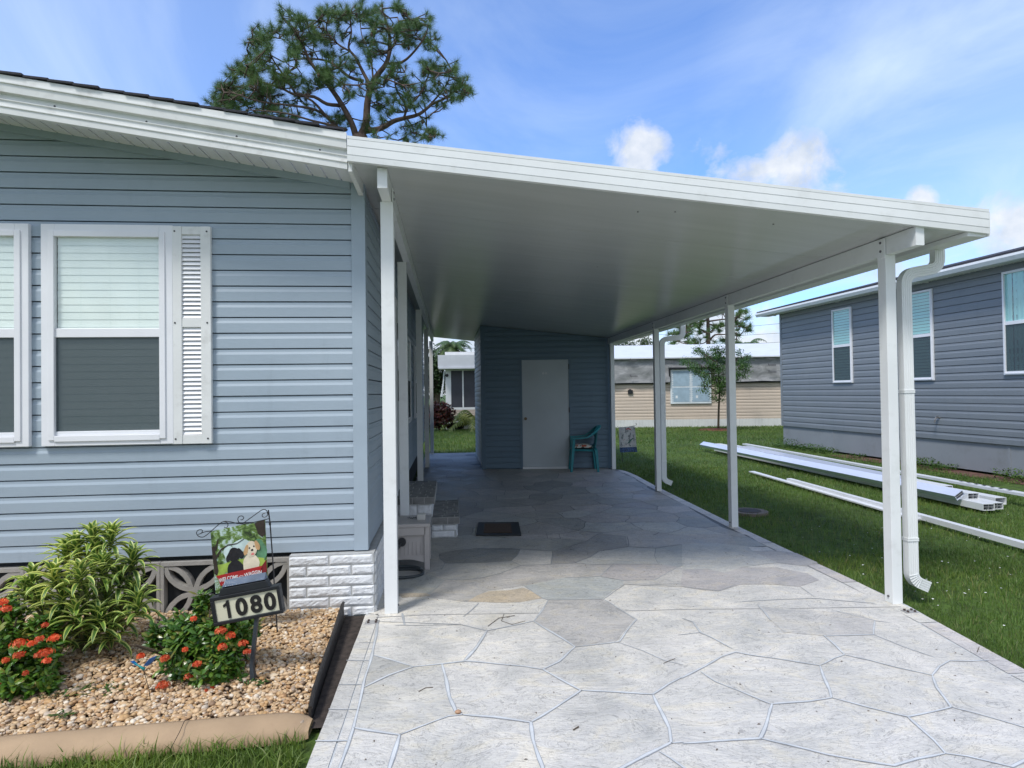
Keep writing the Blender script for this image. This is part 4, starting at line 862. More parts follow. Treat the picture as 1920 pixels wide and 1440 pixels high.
c_, s_ = np.cos(th)[:, None], np.sin(th)[:, None]; x3, y3 = x_*c_-y2*s_, x_*s_+y2*c_
V = np.stack([x3+px[:, None], y3+py[:, None], z2+pz[:, None]], 2).reshape(-1, 3)
F = (if_[None]+(np.arange(NP)*len(iv))[:, None, None]).reshape(-1, 3)
tag(mass_mesh('gravel', V, [F], pm), 'tan and white river gravel filling the garden bed', 'gravel', kind='stuff')

# ------------------------------------------------------------------ grass blades
def blades(name, label, P, hmean, hsd, wid, m, lean=.45, clump=None):
    N = len(P); h = np.clip(np.random.normal(hmean, hsd, N), hmean*.35, hmean*2.2); a = np.random.uniform(0, 6.28, N); l = np.abs(np.random.normal(0, lean, N))*h
    w = wid*np.random.uniform(.6, 1.3, N); dx, dy = np.cos(a), np.sin(a); b_ = np.random.uniform(0, 6.28, N); wx, wy = np.cos(b_)*w/2, np.sin(b_)*w/2
    B = P
    v0 = B+np.stack([wx, wy, 0*w], 1); v1 = B-np.stack([wx, wy, 0*w], 1)
    md = B+np.stack([dx*l*.35, dy*l*.35, h*.6], 1); v2 = md-np.stack([wx, wy, 0*w], 1)*.8; v3 = md+np.stack([wx, wy, 0*w], 1)*.8; v4 = B+np.stack([dx*l*1.1, dy*l*1.1, h], 1)
    V = np.stack([v0, v1, v2, v3, v4], 1).reshape(-1, 3); i = np.arange(N)[:, None]*5
    o = mass_mesh(name, V, [i+np.array([[0, 1, 2, 3]]), i+np.array([[3, 2, 4]])], m, smooth=False); tag(o, label, 'grass', kind='stuff'); return o
def scatter(x0, x1, y0, y1, dens, z=-.04, ok=None, patch=0):
    n = int((x1-x0)*(y1-y0)*dens); x = np.random.uniform(x0, x1, n); y = np.random.uniform(y0, y1, n)
    k = np.ones(n, bool) if ok is None else ok(x, y)
    if patch: k &= np.random.rand(n) < .45+.55*(.5+.5*np.sin(x*1.7+np.sin(y*1.3)*2)*np.sin(y*1.9+np.sin(x*.9)*2))
    return np.stack([x[k], y[k], np.full(k.sum(), z)], 1)
grass_m = leafmat('grass_blades', [(.065, .135, .02), (.095, .18, .028), (.125, .22, .036), (.17, .25, .055), (.08, .155, .025), (.25, .25, .10)], .5, big=.9, trans=.3)
rx = np.vectorize(redge)
okr = lambda x, y: x > rx(np.clip(y, -.9, 12))+.005
okn = lambda x, y: okr(x, y) & (x < 9.1)
P1 = [scatter(2.95, 6.2, 2.2, 5.5, 5200, ok=okr, patch=1), scatter(3.1, 7.8, 5.5, 9, 2600, ok=okn, patch=1)]
blades('lawn_grass', 'short green lawn grass beside the near part of the driveway', np.concatenate(P1), .040, .014, .0042, grass_m, .6)
P2 = [scatter(3.1, 8.95, 9, 12, 1500, ok=lambda x, y: okn(np.array(x), y), patch=1), scatter(3.13, 8.95, 12, 17, 900, patch=1)]
blades('lawn_grass', 'short green lawn grass around the aluminium stacks and storage shed', np.concatenate(P2), .042, .012, .007, grass_m, .6)
P3 = [scatter(2.5, 16, 17, 25.9, 380, ok=lambda x, y: x < 17, patch=1), scatter(-1.6, 2.5, 16.1, 27, 420)]
blades('lawn_grass', 'mown green grass of the far lawn in front of the beige homes', np.concatenate(P3), .055, .015, .013, grass_m, .6)
P4 = scatter(-2.9, -.63, 1.9, 2.86, 9000, ok=lambda x, y: (x < -.635+.02*np.sin(y*40)) & (y < 2.80+(x+1.9)*.045+.02*np.sin(x*23)+.015*np.sin(x*61)), z=-.03)
blades('lawn_grass', 'rough green grass in front of the tan curb', P4, .050, .019, .0055, leafmat('rough_grass', [(.10, .17, .02), (.15, .24, .035), (.20, .30, .05), (.12, .20, .03), (.27, .32, .09)], .5, big=3, trans=.3), .7)
# weeds along the grey foundation and dropped clippings
weed_m = leafmat('weed_leaves', [(.03, .08, .015), (.06, .13, .02), (.09, .17, .03)], .5)

# ------------------------------------------------------------------ plants
def strap_leaf(mb, base, az, el, L, w, droop, fold=.25, margin=True, seg=6, mi=(0, 1)):
    """a strap leaf curving outwards: centre band (mi0) and two margins (mi1)"""
    d = Vector((math.cos(az), math.sin(az), 0)); side = Vector((-d.y, d.x, 0)); p = Vector(base); a = el; rows = []
    for i in range(seg+1):
        t = i/seg; ww = w*(math.sin(math.pi*min(1, .12+t*.88))**.7)*(1 if t < 1 else 0)+.0008
        up = (d*-math.sin(a)+Vector((0, 0, 1))*math.cos(a))
        rows.append([p-side*ww/2+up*ww*fold, p-side*ww*.28+up*ww*fold*.4, p, p+side*ww*.28+up*ww*fold*.4, p+side*ww/2+up*ww*fold])
        p = p+(d*math.cos(a)+Vector((0, 0, math.sin(a))))*(L/seg); a -= droop/seg*(1+t)
    o = len(mb.v)
    for r_ in rows: mb.v += [tuple(q) for q in r_]
    for i in range(seg):
        for j in range(4):
            if not margin and j in (1, 2): pass
            mb.f.append((o+i*5+j, o+i*5+j+1, o+(i+1)*5+j+1, o+(i+1)*5+j)); mb.m.append(mi[1] if j in (0, 3) and margin else mi[0])
dr = thing('dracaena_shrub', 'variegated yellow and green striped leaf shrub in the gravel bed', 'shrub', (-2.15, 3.93, 0))
leafm = leafmat('striped_leaf_centre', [(.07, .15, .03), (.10, .20, .04), (.15, .27, .05)], .38, big=2, trans=.2)
margm = leafmat('striped_leaf_margin', [(.50, .60, .12), (.62, .68, .22), (.40, .54, .09)], .4, big=2, trans=.25)
heads = [(175, 992), (217, 990), (118, 1022), (262, 1035), (45, 1070), (92, 1066), (148, 1062), (196, 1050), (235, 1072), (60, 1108), (110, 1102), (160, 1108), (205, 1106), (262, 1098), (80, 1140), (140, 1140), (190, 1146), (240, 1138), (105, 1170), (165, 1175), (215, 1170), (140, 1010), (180, 1025), (30, 1095), (275, 1120)]
st = MB(); lv = MB(); bc = gZ(160, 1222, .03)
heads = [(160+(u-160)*.86, 1225+(v-1225)*.97) for u, v in heads]
for i, (u, v) in enumerate(heads):
    yy = 3.93+R(-.22, .16)*(1 if v > 1040 else .4)-(v-990)/240*.10; p = gY(u, v+8, yy)
    b0 = Vector((bc.x+R(-.06, .06), 3.95+R(-.05, .05), .0)); midp = (b0+p)*.5+Vector(((p.x-b0.x)*.12, 0, -.02))
    st.tube([b0, midp, p-Vector((0, 0, .03))], [.011, .009, .007], 6)
    nl = 34 if v < 1060 else 28
    for k in range(nl):
        t = k/nl; az = k*2.399+R(-.2, .2); el = 1.42-t*1.35+R(-.1, .1); L = .085+.075*min(1, t*2.2)+R(-.015, .02)
        strap_leaf(lv, p+Vector((0, 0, -.09*t+.015)), az, el, L, .027+R(-.003, .004), .6+R(0, .8)*(.4+t), .22)
st.build('stem', mat('green_stem', (.14, .15, .06), .7), dr); heads_=0; lv.build('foliage', [leafm, margm], dr, smooth=True)

def small_leaf(mb, p, d, n, L, w, mi=0):
    d = d.normalized(); s = d.cross(n).normalized(); nn = s.cross(d)
    mb.add([p, p+d*L*.35+s*w/2-nn*w*.08, p+d*L*.75+s*w*.42-nn*L*.05, p+d*L-nn*L*.14, p+d*L*.75-s*w*.42-nn*L*.05, p+d*L*.35-s*w/2-nn*w*.08, p+d*L*.5+nn*w*.10-nn*L*.02],
           [(0, 1, 6), (1, 2, 6), (2, 3, 6), (3, 4, 6), (4, 5, 6), (5, 0, 6)], mi)
def flower_head(mb, c, r, n=34):
    for k in range(n):
        t = math.acos(1-k/n*1.15) if k/n*1.15 < 2 else 1.5; a = k*2.399; d = Vector((math.sin(t)*math.cos(a), math.sin(t)*math.sin(a), math.cos(t))); p = c+Vector((d.x, d.y, d.z*.6))*r*R(.55, 1.25); s = d.orthogonal().normalized(); s2 = d.cross(s); q = R(0, 1.5); s, s2 = s*math.cos(q)+s2*math.sin(q), s2*math.cos(q)-s*math.sin(q)
        w = R(.0075, .011)
        for e1, e2 in ((s, s2), (s2, s)): mb.quad(p-e1*w-e2*w*.3+d*.002, p+e1*w-e2*w*.3+d*.002, p+e1*w+e2*w*.3, p-e1*w+e2*w*.3)
ix_leaf = leafmat('glossy_leaf', [(.03, .09, .012), (.05, .13, .018), (.08, .18, .022), (.06, .14, .015), (.15, .25, .035), (.20, .18, .04)], .28, big=3, trans=.15)
flw = leafmat('orange_red_petal', [(.62, .05, .02), (.74, .11, .03), (.82, .24, .08), (.55, .03, .02)], .5, big=9, trans=.2)
def bush(root, blobs, ntw, nleaf, leafL, seedv, ground, stem_m, lm):
    rnd = random.Random(seedv); L = MB(); T = MB()
    if len(blobs) > 3: blobs = [(c, tuple(q*.87 for q in rad), wt) for c, rad, wt in blobs]
    for c, rad, wt in blobs:
        for _ in range(int(ntw*wt)):
            while True:
                d = Vector((rnd.gauss(0, 1), rnd.gauss(0, 1), rnd.gauss(.25, 1))).normalized(); q = rnd.uniform(.45, 1.04)
                p = Vector(c)+Vector((d.x*rad[0], d.y*rad[1], d.z*rad[2]))*q
                if p.z > .03: break
            td = (d*.8+Vector((rnd.uniform(-.3, .3), rnd.uniform(-.3, .3), .8))).normalized()
            for k in range(nleaf):
                a = k*2.1+rnd.uniform(-.4, .4); s = td.orthogonal().normalized(); s2 = td.cross(s); rad_d = s*math.cos(a)+s2*math.sin(a)
                ld = (rad_d*rnd.uniform(.7, 1.1)+td*rnd.uniform(.15, .9)).normalized(); small_leaf(L, p-td*.05*(1-k/nleaf), ld, td, leafL*rnd.uniform(.7, 1.2), leafL*.42)
        base = Vector((ground[0], ground[1], 0))
        for _ in range(5): T.tube([base+Vector((rnd.uniform(-.05, .05), rnd.uniform(-.05, .05), 0)), (base+Vector(c))*.5+Vector((rnd.uniform(-.05, .05), 0, 0)), Vector(c)+Vector((rnd.uniform(-.1, .1), rnd.uniform(-.1, .1), 0))], [.008, .006, .004], 5)
    T.build('stem', stem_m, root); return L.build('foliage', lm, root)
twig_m = mat('twig', (.10, .075, .05), .9)
def flowers(root, pts, Y0):
    for (u, v, r) in pts:
        m = MB(); flower_head(m, gY(u, v, Y0+R(-.02, .10)), r*.72*R(.8, 1.1)); m.build('flower_cluster', flw, root)
ixr = thing('flowering_bush', 'round green bush with red flower clusters under the number sign', 'bush', (-1.35, 3.55, 0))
def bl(u, v, Y, rx_, ry_, rz_, w): p = gY(u, v, Y); return ((p.x, Y, max(p.z, .06)), (rx_, ry_, rz_), w)
bush(ixr, [bl(375, 1222, 3.55, .24, .22, .17, 1.0), bl(340, 1190, 3.6, .15, .15, .14, .5), bl(425, 1200, 3.58, .17, .15, .17, .6), bl(400, 1255, 3.42, .20, .12, .08, .4), bl(382, 1140, 3.68, .06, .06, .12, .15), bl(290, 1195, 3.55, .04, .05, .07, .08), bl(462, 1180, 3.62, .08, .08, .10, .2)], 210, 8, .050, 3, (-1.35, 3.55), twig_m, ix_leaf)
flowers(ixr, [(415, 1183, .035), (432, 1192, .03), (417, 1213, .03), (455, 1207, .032), (463, 1222, .024), (354, 1268, .034), (309, 1235, .03), (370, 1245, .026), (397, 1290, .03), (264, 1230, .022), (363, 1160, .018), (347, 1218, .014), (385, 1297, .02)], 3.30)
flowers(ixr, [(306, 1285, .042)], 3.26)
ixl = thing('flowering_bush', 'dark green bush with orange red flowers at the left edge of the bed', 'bush', (-2.25, 3.5, 0))
bush(ixl, [bl(35, 1240, 3.5, .24, .22, .20, 1.0), bl(-30, 1220, 3.5, .25, .22, .25, .7), bl(70, 1190, 3.6, .12, .12, .12, .35), bl(40, 1285, 3.38, .22, .12, .09, .4), bl(15, 1150, 3.6, .1, .1, .12, .2), bl(110, 1160, 3.68, .07, .07, .08, .14)], 210, 8, .050, 5, (-2.25, 3.5), twig_m, ix_leaf)
flowers(ixl, [(5, 1130, .045), (12, 1142, .035), (36, 1207, .045), (36, 1228, .035), (60, 1207, .025), (74, 1198, .022), (86, 1224, .048), (75, 1228, .03), (88, 1239, .028), (101, 1197, .035), (11, 1238, .022), (3, 1282, .05), (85, 1172, .022), (48, 1262, .014)], 3.28)
# small weeds in the gravel
for lab, (u, v), n_, w in (('small flat weed in the gravel left of the dragonfly stake', (185, 1293), 60, .11), ('spindly weed beside the left flowering bush', (105, 1300), 40, .09), ('tiny weed low in the gravel near the curb', (115, 1340), 24, .05), ('weed tuft at the foot of the number sign post', (480, 1282), 26, .05)):
    c = gZ(u, v, .03); m = MB()
    for k in range(n_):
        a = R(0, 6.28); d = Vector((math.cos(a), math.sin(a), R(.1, .8))); small_leaf(m, c+Vector((R(-w, w), R(-w, w)*.5, 0)), d, Vector((0, 0, 1)), R(.02, .045), .010)
    tag(m.build('weed', weed_m), lab, 'weed', 'small weeds in the bed')
m = MB()
A_, B2 = gZ(1468, 833), gZ(1907, 893); dgh = Vector((B2.x-A_.x, B2.y-A_.y, 0)).normalized()
for k in range(6500):
    t = R(.05, 11.5); 
    if mn.noise(Vector((t*.9, 0, 5))) < -.12+(.25 if 3.3 < t < 5.2 else 0): continue
    hgt = max(.01, .20*(mn.noise(Vector((t*2.3, 4, 1)))+.45)); p = A_+dgh*t+Vector((-R(.02, .42), 0, R(-.03, hgt))); a = R(0, 6.28); small_leaf(m, p, Vector((math.cos(a), math.sin(a), R(.1, 1))), Vector((0, 0, 1)), R(.03, .075), .022)
tag(m.build('weeds', weed_m), 'straggling weeds along the foundation of the grey house', 'weeds', kind='stuff')
m = MB(); q = [A_+dgh*2.6+Vector((-.5, 0, -.036)), A_+dgh*11.5+Vector((-.55, 0, -.036)), A_+dgh*11.5+Vector((0, 0, -.036)), A_+dgh*2.6+Vector((0, 0, -.036))]; m.add(q, [(0, 1, 2, 3)]); tag(m.build('soil_bed', mat('reddish_soil', (.13, .065, .045), .95, .4, 12, bs=.6)), 'reddish soil bed along the grey house', None, kind='structure')

# ------------------------------------------------------------------ number sign
YS = 3.40
sg = thing('address_sign', 'black framed lawn sign reading 1080 with a small solar panel on top', 'sign', (gZ(477, 1280).x, YS, 0))
ctr = gY(461.5, 1136, YS); e1 = (gY(523, 1097, YS)-gY(393, 1121.5, YS)); W = e1.length; e1.normalize(); e2 = Vector((0, -1, 0)).cross(e1)*-1
if e2.z < 0: e2 = -e2
Hh = (gY(393, 1121.5, YS)-gY(400, 1174.5, YS)).length; ny = Vector((0, -1, 0)); tl_ = gY(393, 1121.5, YS)
def sp(a, b, o=0): return tl_+e1*(a*W)-e2*(b*Hh)+ny*o
m = MB(); T_ = .045
def fbox(a0, a1, b0, b1, o0, o1, mm): mm.hexa([sp(a0, b1, o0), sp(a1, b1, o0), sp(a1, b1, o1), sp(a0, b1, o1)], [sp(a0, b0, o0), sp(a1, b0, o0), sp(a1, b0, o1), sp(a0, b0, o1)])
fbox(0, 1, 0, .13, -T_, .006, m); fbox(0, 1, .88, 1, -T_, .006, m); fbox(0, .055, .13, .88, -T_, .006, m); fbox(.955, 1, .13, .88, -T_, .006, m); fbox(.055, .955, .13, .88, -T_, -.006, m)
m.hexa([sp(.13, 0, -T_), sp(.87, 0, -T_), sp(.87, 0, .004), sp(.13, 0, .004)], [sp(.17, -.27, -T_), sp(.83, -.27, -T_), sp(.83, -.25, .002), sp(.17, -.25, .002)])
frm = m.build('sign_frame', mat('black_sign', (.012, .014, .018), .45, .2, 10), sg, bevel=.003)
m = MB(); fbox(.055, .955, .13, .88, -.0055, -.003, m); pl = m.build('number_panel', mat('cream_panel', (.62, .61, .46), .45, .03, 5), sg)
m = MB(); vs, fs = text_mesh('1', 1, 0)
for k, chr_ in enumerate('1080'):
    vs, fs = text_mesh(chr_, .118, .001, .0042); c = sp((.215, .425, .635, .835)[k], .505, .0)
    if chr_ == '1':
        vs = [Vector(q) for q in ((.010, 0, .001), (.026, 0, .001), (.026, .09, .001), (.014, .09, .001), (.008, .078, .001), (-.006, .070, .001), (-.006, .056, .001), (.010, .064, .001))]; fs = [(0, 1, 2, 3, 4, 7), (4, 5, 6, 7)]
    mx = sum(v.x for v in vs)/len(vs); x0_, x1_ = min(v.x for v in vs), max(v.x for v in vs); y0_, y1_ = min(v.y for v in vs), max(v.y for v in vs)
    m.add([c+e1*((v.x-(x0_+x1_)/2)*1.0)+e2*((v.y-(y0_+y1_)/2)*(.094/(y1_-y0_)))+ny*(v.z) for v in vs], fs)
m.build('house_number', mat('black_number', (.008, .008, .008), .6), pl)
m = MB(); m.hexa([sp(.20, -.27, -.002), sp(.81, -.27, -.002), sp(.82, -.28, -.05), sp(.18, -.28, -.05)], [sp(.20, -.30, .006), sp(.81, -.30, .006), sp(.80, -.46, -.05), sp(.21, -.46, -.05)])
m.build('solar_panel', mat('slate_solar_panel', (.10, .13, .18), .3, .2, 15), sg)
m = MB(); bt_ = gZ(477, 1282); m.sweep([sp(.60, .98, -.02), Vector((bt_.x-.01, YS+.01, .10)), Vector((bt_.x, YS+.01, 0.0)), Vector((bt_.x, YS+.01, -.1))], [[(-a, -b), (a, -b), (a, b), (-a, b)] for a, b in ((.013, .009), (.013, .009), (.022, .012), (.022, .012))]); m.build('sign_post', mat('dark_slate_post', (.03, .04, .05), .5), sg)

# ------------------------------------------------------------------ puppy flag
YFl = 4.03
gf = thing('garden_flag', 'garden flag with two puppies in a red wagon on a black scroll stand', 'garden flag', (gZ(521, 1200).x, YFl, 0))
def gp(pts, Y=YFl, s=4.8, ox=340, oy=930): return [gY(ox+x/s, oy+y/s, Y) for x, y in pts]
def smooth_path(P, k=4):
    out = []
    for i in range(len(P)-1):
        p0, p1, p2, p3 = P[max(i-1, 0)], P[i], P[i+1], P[min(i+2, len(P)-1)]
        for j in range(k):
            t = j/k; out.append(.5*((2*p1)+(p2-p0)*t+(2*p0-5*p1+4*p2-p3)*t*t+(3*p1-p0-3*p2+p3)*t*t*t))
    out.append(P[-1]); return out
m = MB(); m.tube(gp([(783, 125), (798, 240), (822, 560), (868, 1295)]), .0042, 6); m.tube(gp([(796, 235), (798, 262)]), .007, 8); m.build('stake', black_metal, gf)
m = MB()
for P in ([(787, 205), (700, 225), (620, 243), (530, 252), (440, 232), (380, 230), (330, 262), (270, 315), (235, 345), (195, 370), (155, 362), (136, 332), (155, 306), (188, 308), (180, 335), (152, 345)],
          [(783, 165), (765, 130), (738, 121), (700, 142), (620, 200), (555, 243), (522, 240), (508, 212), (518, 186), (545, 180), (562, 196), (548, 214), (532, 214)],
          [(770, 145), (778, 168), (755, 190), (730, 184), (732, 162), (757, 152)], [(380, 230), (412, 238), (420, 262), (408, 285), (385, 280)], [(270, 315), (215, 322), (180, 335)]): m.tube(smooth_path(gp(P)), .0026, 5)
m.build('scroll_arm', black_metal, gf)
cs = gp([(262, 320), (755, 212), (782, 790), (310, 880)])
def fl(a, b, o=0.0):   # a across 0-1, b down 0-1
    p = cs[0]*(1-a)*(1-b)+cs[1]*a*(1-b)+cs[2]*a*b+cs[3]*(1-a)*b
    return p+Vector((0, -.0010*math.sin(a*5+b*2)-o*1.3, 0))
def patch(mb, pts, o, mi):   # polygon in flag space, fan
    mb.add([fl(x, y, o) for x, y in pts], [tuple(range(len(pts)))], mi)
def blob(mb, cx, cy_, rx_, ry_, o, mi, n=18, rot=0, wob=.06, sd=0):
    P = []
    for k in range(n):
        a = 2*math.pi*k/n; q = 1+wob*math.sin(3*a+sd)+wob*.7*math.sin(5*a+2*sd); x, y = rx_*q*math.cos(a), ry_*q*math.sin(a); P.append((cx+x*math.cos(rot)-y*math.sin(rot), cy_+x*math.sin(rot)+y*math.cos(rot)))
    patch(mb, P, o, mi)
fm, nt, b = nt_new('flag_landscape'); b.inputs['Roughness'].default_value = .8
n1 = noise(nt, pos(nt, (1, 1, 1.2)), 22, 7, .65, .6)
r1 = ramp(nt, [(.34, (.02, .035, .012)), (.45, (.07, .13, .03)), (.53, (.16, .26, .06)), (.6, (.42, .55, .5)), (.72, (.62, .72, .72))]); nt.links.new(n1.outputs['Fac'], r1.inputs[0]); nt.links.new(r1.outputs[0], b.inputs['Base Color'])
mats_ = [fm, mat('flag_meadow', (.30, .42, .07), .8, .35, 18), mat('flag_hill', (.10, .24, .13), .8, .4, 20), mat('flag_bark', (.035, .025, .018), .8, .3, 30), mat('flag_black_dog', (.012, .012, .015), .7, .5, 40), mat('flag_cream_dog', (.74, .66, .50), .8, .12, 25), mat('flag_tan', (.55, .34, .16), .8, .15, 30), mat('flag_red', (.42, .02, .02), .7, .15, 12), mat('flag_dark_red', (.20, .012, .015), .7, .2, 12), mat('flag_white', (.8, .8, .78), .7), mat('flag_ink', (.01, .01, .01), .6), mat('flag_pink', (.7, .22, .2), .6), mat('flag_light_sky', (.55, .68, .66), .8, .25, 14)]
m = MB(); NN = 12
for i in range(NN):
    for j in range(NN): m.quad(fl(i/NN, j/NN), fl((i+1)/NN, j/NN), fl((i+1)/NN, (j+1)/NN), fl(i/NN, (j+1)/NN), 0)
blob(m, .55, .33, .20, .10, .0010, 12, sd=1, wob=.12); blob(m, .32, .40, .12, .12, .0010, 12, sd=2, wob=.12)
blob(m, .85, .48, .15, .20, .0014, 2, sd=1); blob(m, .50, .62, .44, .09, .0016, 1, sd=2); blob(m, .12, .66, .10, .12, .0018, 1, sd=3)
blob(m, .88, .66, .10, .07, .0018, 1, sd=1)
patch(m, [(.0, .25), (.05, .24), (.07, .45), (.09, .65), (.06, .72), (.01, .68)], .0022, 3)
for P in ([(.05, .42), (.16, .31), (.30, .26), (.31, .275), (.17, .335), (.07, .46)], [(.30, .26), (.46, .27), (.60, .22), (.60, .233), (.46, .285), (.30, .28)], [(.05, .30), (.12, .14), (.14, .15), (.075, .33)]): patch(m, P, .0024, 3)
patch(m, [(.80, .02), (.99, .0), (.995, .22), (.93, .26), (.86, .20)], .0022, 3)
# wagon
patch(m, [(.07, .74), (.90, .70), (.985, .62), (.99, .80), (.90, .90), (.10, .88)], .0026, 8); patch(m, [(.07, .735), (.88, .725), (.89, .89), (.11, .885)], .0056, 7); patch(m, [(.05, .715), (.90, .70), (.90, .73), (.06, .75)], .0060, 7)
# dogs
blob(m, .405, .68, .155, .15, .0038, 4, sd=1, wob=.03); blob(m, .40, .44, .105, .115, .0042, 4, sd=2, wob=.03); blob(m, .515, .44, .05, .095, .0046, 4, rot=-.5); blob(m, .30, .46, .04, .085, .0046, 4, rot=.45)
blob(m, .375, .50, .05, .045, .0050, 4, sd=3)
blob(m, .70, .64, .155, .165, .0038, 5, sd=1, wob=.04); blob(m, .725, .405, .105, .125, .0048, 5, sd=2, wob=.02); blob(m, .625, .41, .038, .085, .0052, 6, rot=.35); blob(m, .835, .37, .04, .085, .0052, 6, rot=-.4); blob(m, .735, .455, .06, .055, .0053, 5)
blob(m, .69, .385, .014, .014, .0056, 10); blob(m, .772, .372, .014, .014, .0056, 10); blob(m, .738, .425, .024, .018, .0057, 10); blob(m, .742, .487, .030, .020, .0056, 11)
for q in (.66, .75): blob(m, q, .73, .035, .085, .0052, 5, sd=2)
for q in (.35, .43): blob(m, q, .40, .010, .010, .0054, 3)
fo = m.build('banner', mats_, gf)
m = MB()
for txt, a0, b0, ww, hgt in (('WELCOME', .27, .80, .36, .066), ('WAGGIN', .73, .795, .33, .062), ('and', .505, .797, .08, .03)):
    vs, fs = text_mesh(txt, .05, .0, .0012 if txt != 'and' else 0); x0_, x1_ = min(v.x for v in vs), max(v.x for v in vs); y0_, y1_ = min(v.y for v in vs), max(v.y for v in vs)
    P = []
    for v in vs:
        fx = (v.x-x0_)/(x1_-x0_)-.5; fy = (v.y-y0_)/(y1_-y0_)-.5; P.append(fl(a0+fx*ww, b0-fy*hgt-.012*(.25-fx*fx)*4, .0075))
    m.add(P, fs)
m.build('lettering', mats_[9], fo)
# dragonfly stake
dy = 3.23; dp = thing('dragonfly_stake', 'small teal and blue dragonfly ornament on a thin wire in the gravel', 'ornament', (gY(285, 1325, dy).x, dy, 0))
m = MB(); m.tube([gY(288, 1338, dy)-Vector((0, 0, .06)), gY(279, 1290, dy), gY(268, 1254, dy)], .0016, 5); m.build('wire', black_metal, dp)
m = MB(); c = gY(266, 1252, dy); m.tube([gY(252, 1243, dy), c, gY(271, 1255, dy)], [.002, .006, .008], 8); m.build('body', mat('teal_glaze', (.01, .25, .24), .3), dp, smooth=True)
m = MB(); m.add([gY(269, 1248, dy), gY(280, 1235, dy-.02), gY(294, 1229, dy-.02), gY(288, 1240, dy), gY(277, 1248, dy)], [(0, 1, 2, 3, 4)]); m.add([gY(262, 1249, dy), gY(252, 1239, dy), gY(244, 1240, dy), gY(254, 1248, dy)], [(0, 1, 2, 3)])
so = m.build('wing', mat('blue_wing', (.01, .13, .42), .3), dp); md_ = so.modifiers.new('s', 'SOLIDIFY'); md_.thickness = .002

# old post anchors, litter on the drive
def anchor(u, v, lab):
    c = gZ(u, v); t = thing('post_anchor', lab, 'anchor bracket', (c.x, c.y, 0), 'old post anchors on the driveway'); m = MB(); m.box(c.x-.045, c.x+.045, c.y-.03, c.y+.03, 0, .004); m.build('base_plate', mat('anchor_metal', (.33, .33, .33), .6, .2, 30), t)
    rb_m = mat('rusty_bolt', (.07, .05, .045), .7)
    for dx, dy_ in ((-.025, -.015), (.025, -.015), (-.025, .018), (.025, .018)): m = MB(); m.disc((c.x+dx, c.y+dy_, .004), (0, 0, 1), .008, .010, 6); m.build('bolt', rb_m, t)
anchor(698, 1167, 'metal anchor bracket with bolts at the foot of the near left post'); anchor(1706, 1147, 'metal anchor bracket with bolts at the foot of the near right post')
tw = []
for k, (P, w) in enumerate(((((915, 1175), (935, 1160), (965, 1155)), .002), (((945, 1152), (940, 1165), (960, 1172), (985, 1165)), .0015), (((785, 1298), (798, 1291), (812, 1290)), .002), (((1244, 1245), (1255, 1240), (1266, 1236)), .0015), (((1832, 1224), (1836, 1214)), .0015), (((1075, 1370), (1085, 1364)), .003))):
    m = MB(); m.tube([gZ(u, v)+Vector((0, 0, .004)) for u, v in P], w, 5)
    tag(m.build('twig', twig_m), ['curved dry twig in front of the rust stained stone', 'looped thin twig lying near the middle of the drive', 'short twig on a stone near the left of the drive', 'tiny twig on the pale stones mid drive', 'red brown pine needle near the right edge of the drive', 'small bark flake low on the drive'][k], 'twig', 'bits of twig on the driveway')
m = MB(); c = gZ(859, 1338); V_, F_ = icos(); m.add([c+Vector((x*.016, y*.012, .009+z*.009)) for x, y, z in V_], [tuple(f) for f in F_]); tag(m.build('pebble', mat('tan_pebble', (.42, .25, .15), .6), None, smooth=True), 'single brown pebble lying on a driveway joint', 'pebble')
m = MB(); rnd = random.Random(9)
for _ in range(170):
    x, y = rnd.uniform(-.4, 2.9), rnd.uniform(2.3, 8); a = rnd.uniform(0, 3.1); l = rnd.uniform(.003, .011); m.add([(x-l*math.cos(a), y-l*math.sin(a), .002), (x+.003*math.sin(a), y-.003*math.cos(a), .004), (x+l*math.cos(a), y+l*math.sin(a), .002), (x-.003*math.sin(a), y+.003*math.cos(a), .005)], [(0, 1, 2, 3)])
tag(m.build('leaf_litter', mat('dry_litter', (.12, .08, .05), .9, .5, 5)), 'specks of dry litter scattered over the driveway', 'litter', kind='stuff')
m = MB(); c = gZ(1405, 959.5, -.02)
m.tube([c+Vector((0, 0, -.03)), c+Vector((0, 0, .012))], .22, 28); mo = m.build('drain_cover', mat('concrete_ring', (.22, .18, .15), .9, .2, 8, bs=.4), None); tag(mo, 'round concrete drain cover in the lawn behind a carport post', 'cover')
m = MB(); m.tube([c+Vector((0, 0, .012)), c+Vector((0, 0, .017))], .14, 24); m.build('cover_plate', mat('cover_plate', (.07, .06, .055), .8), mo)

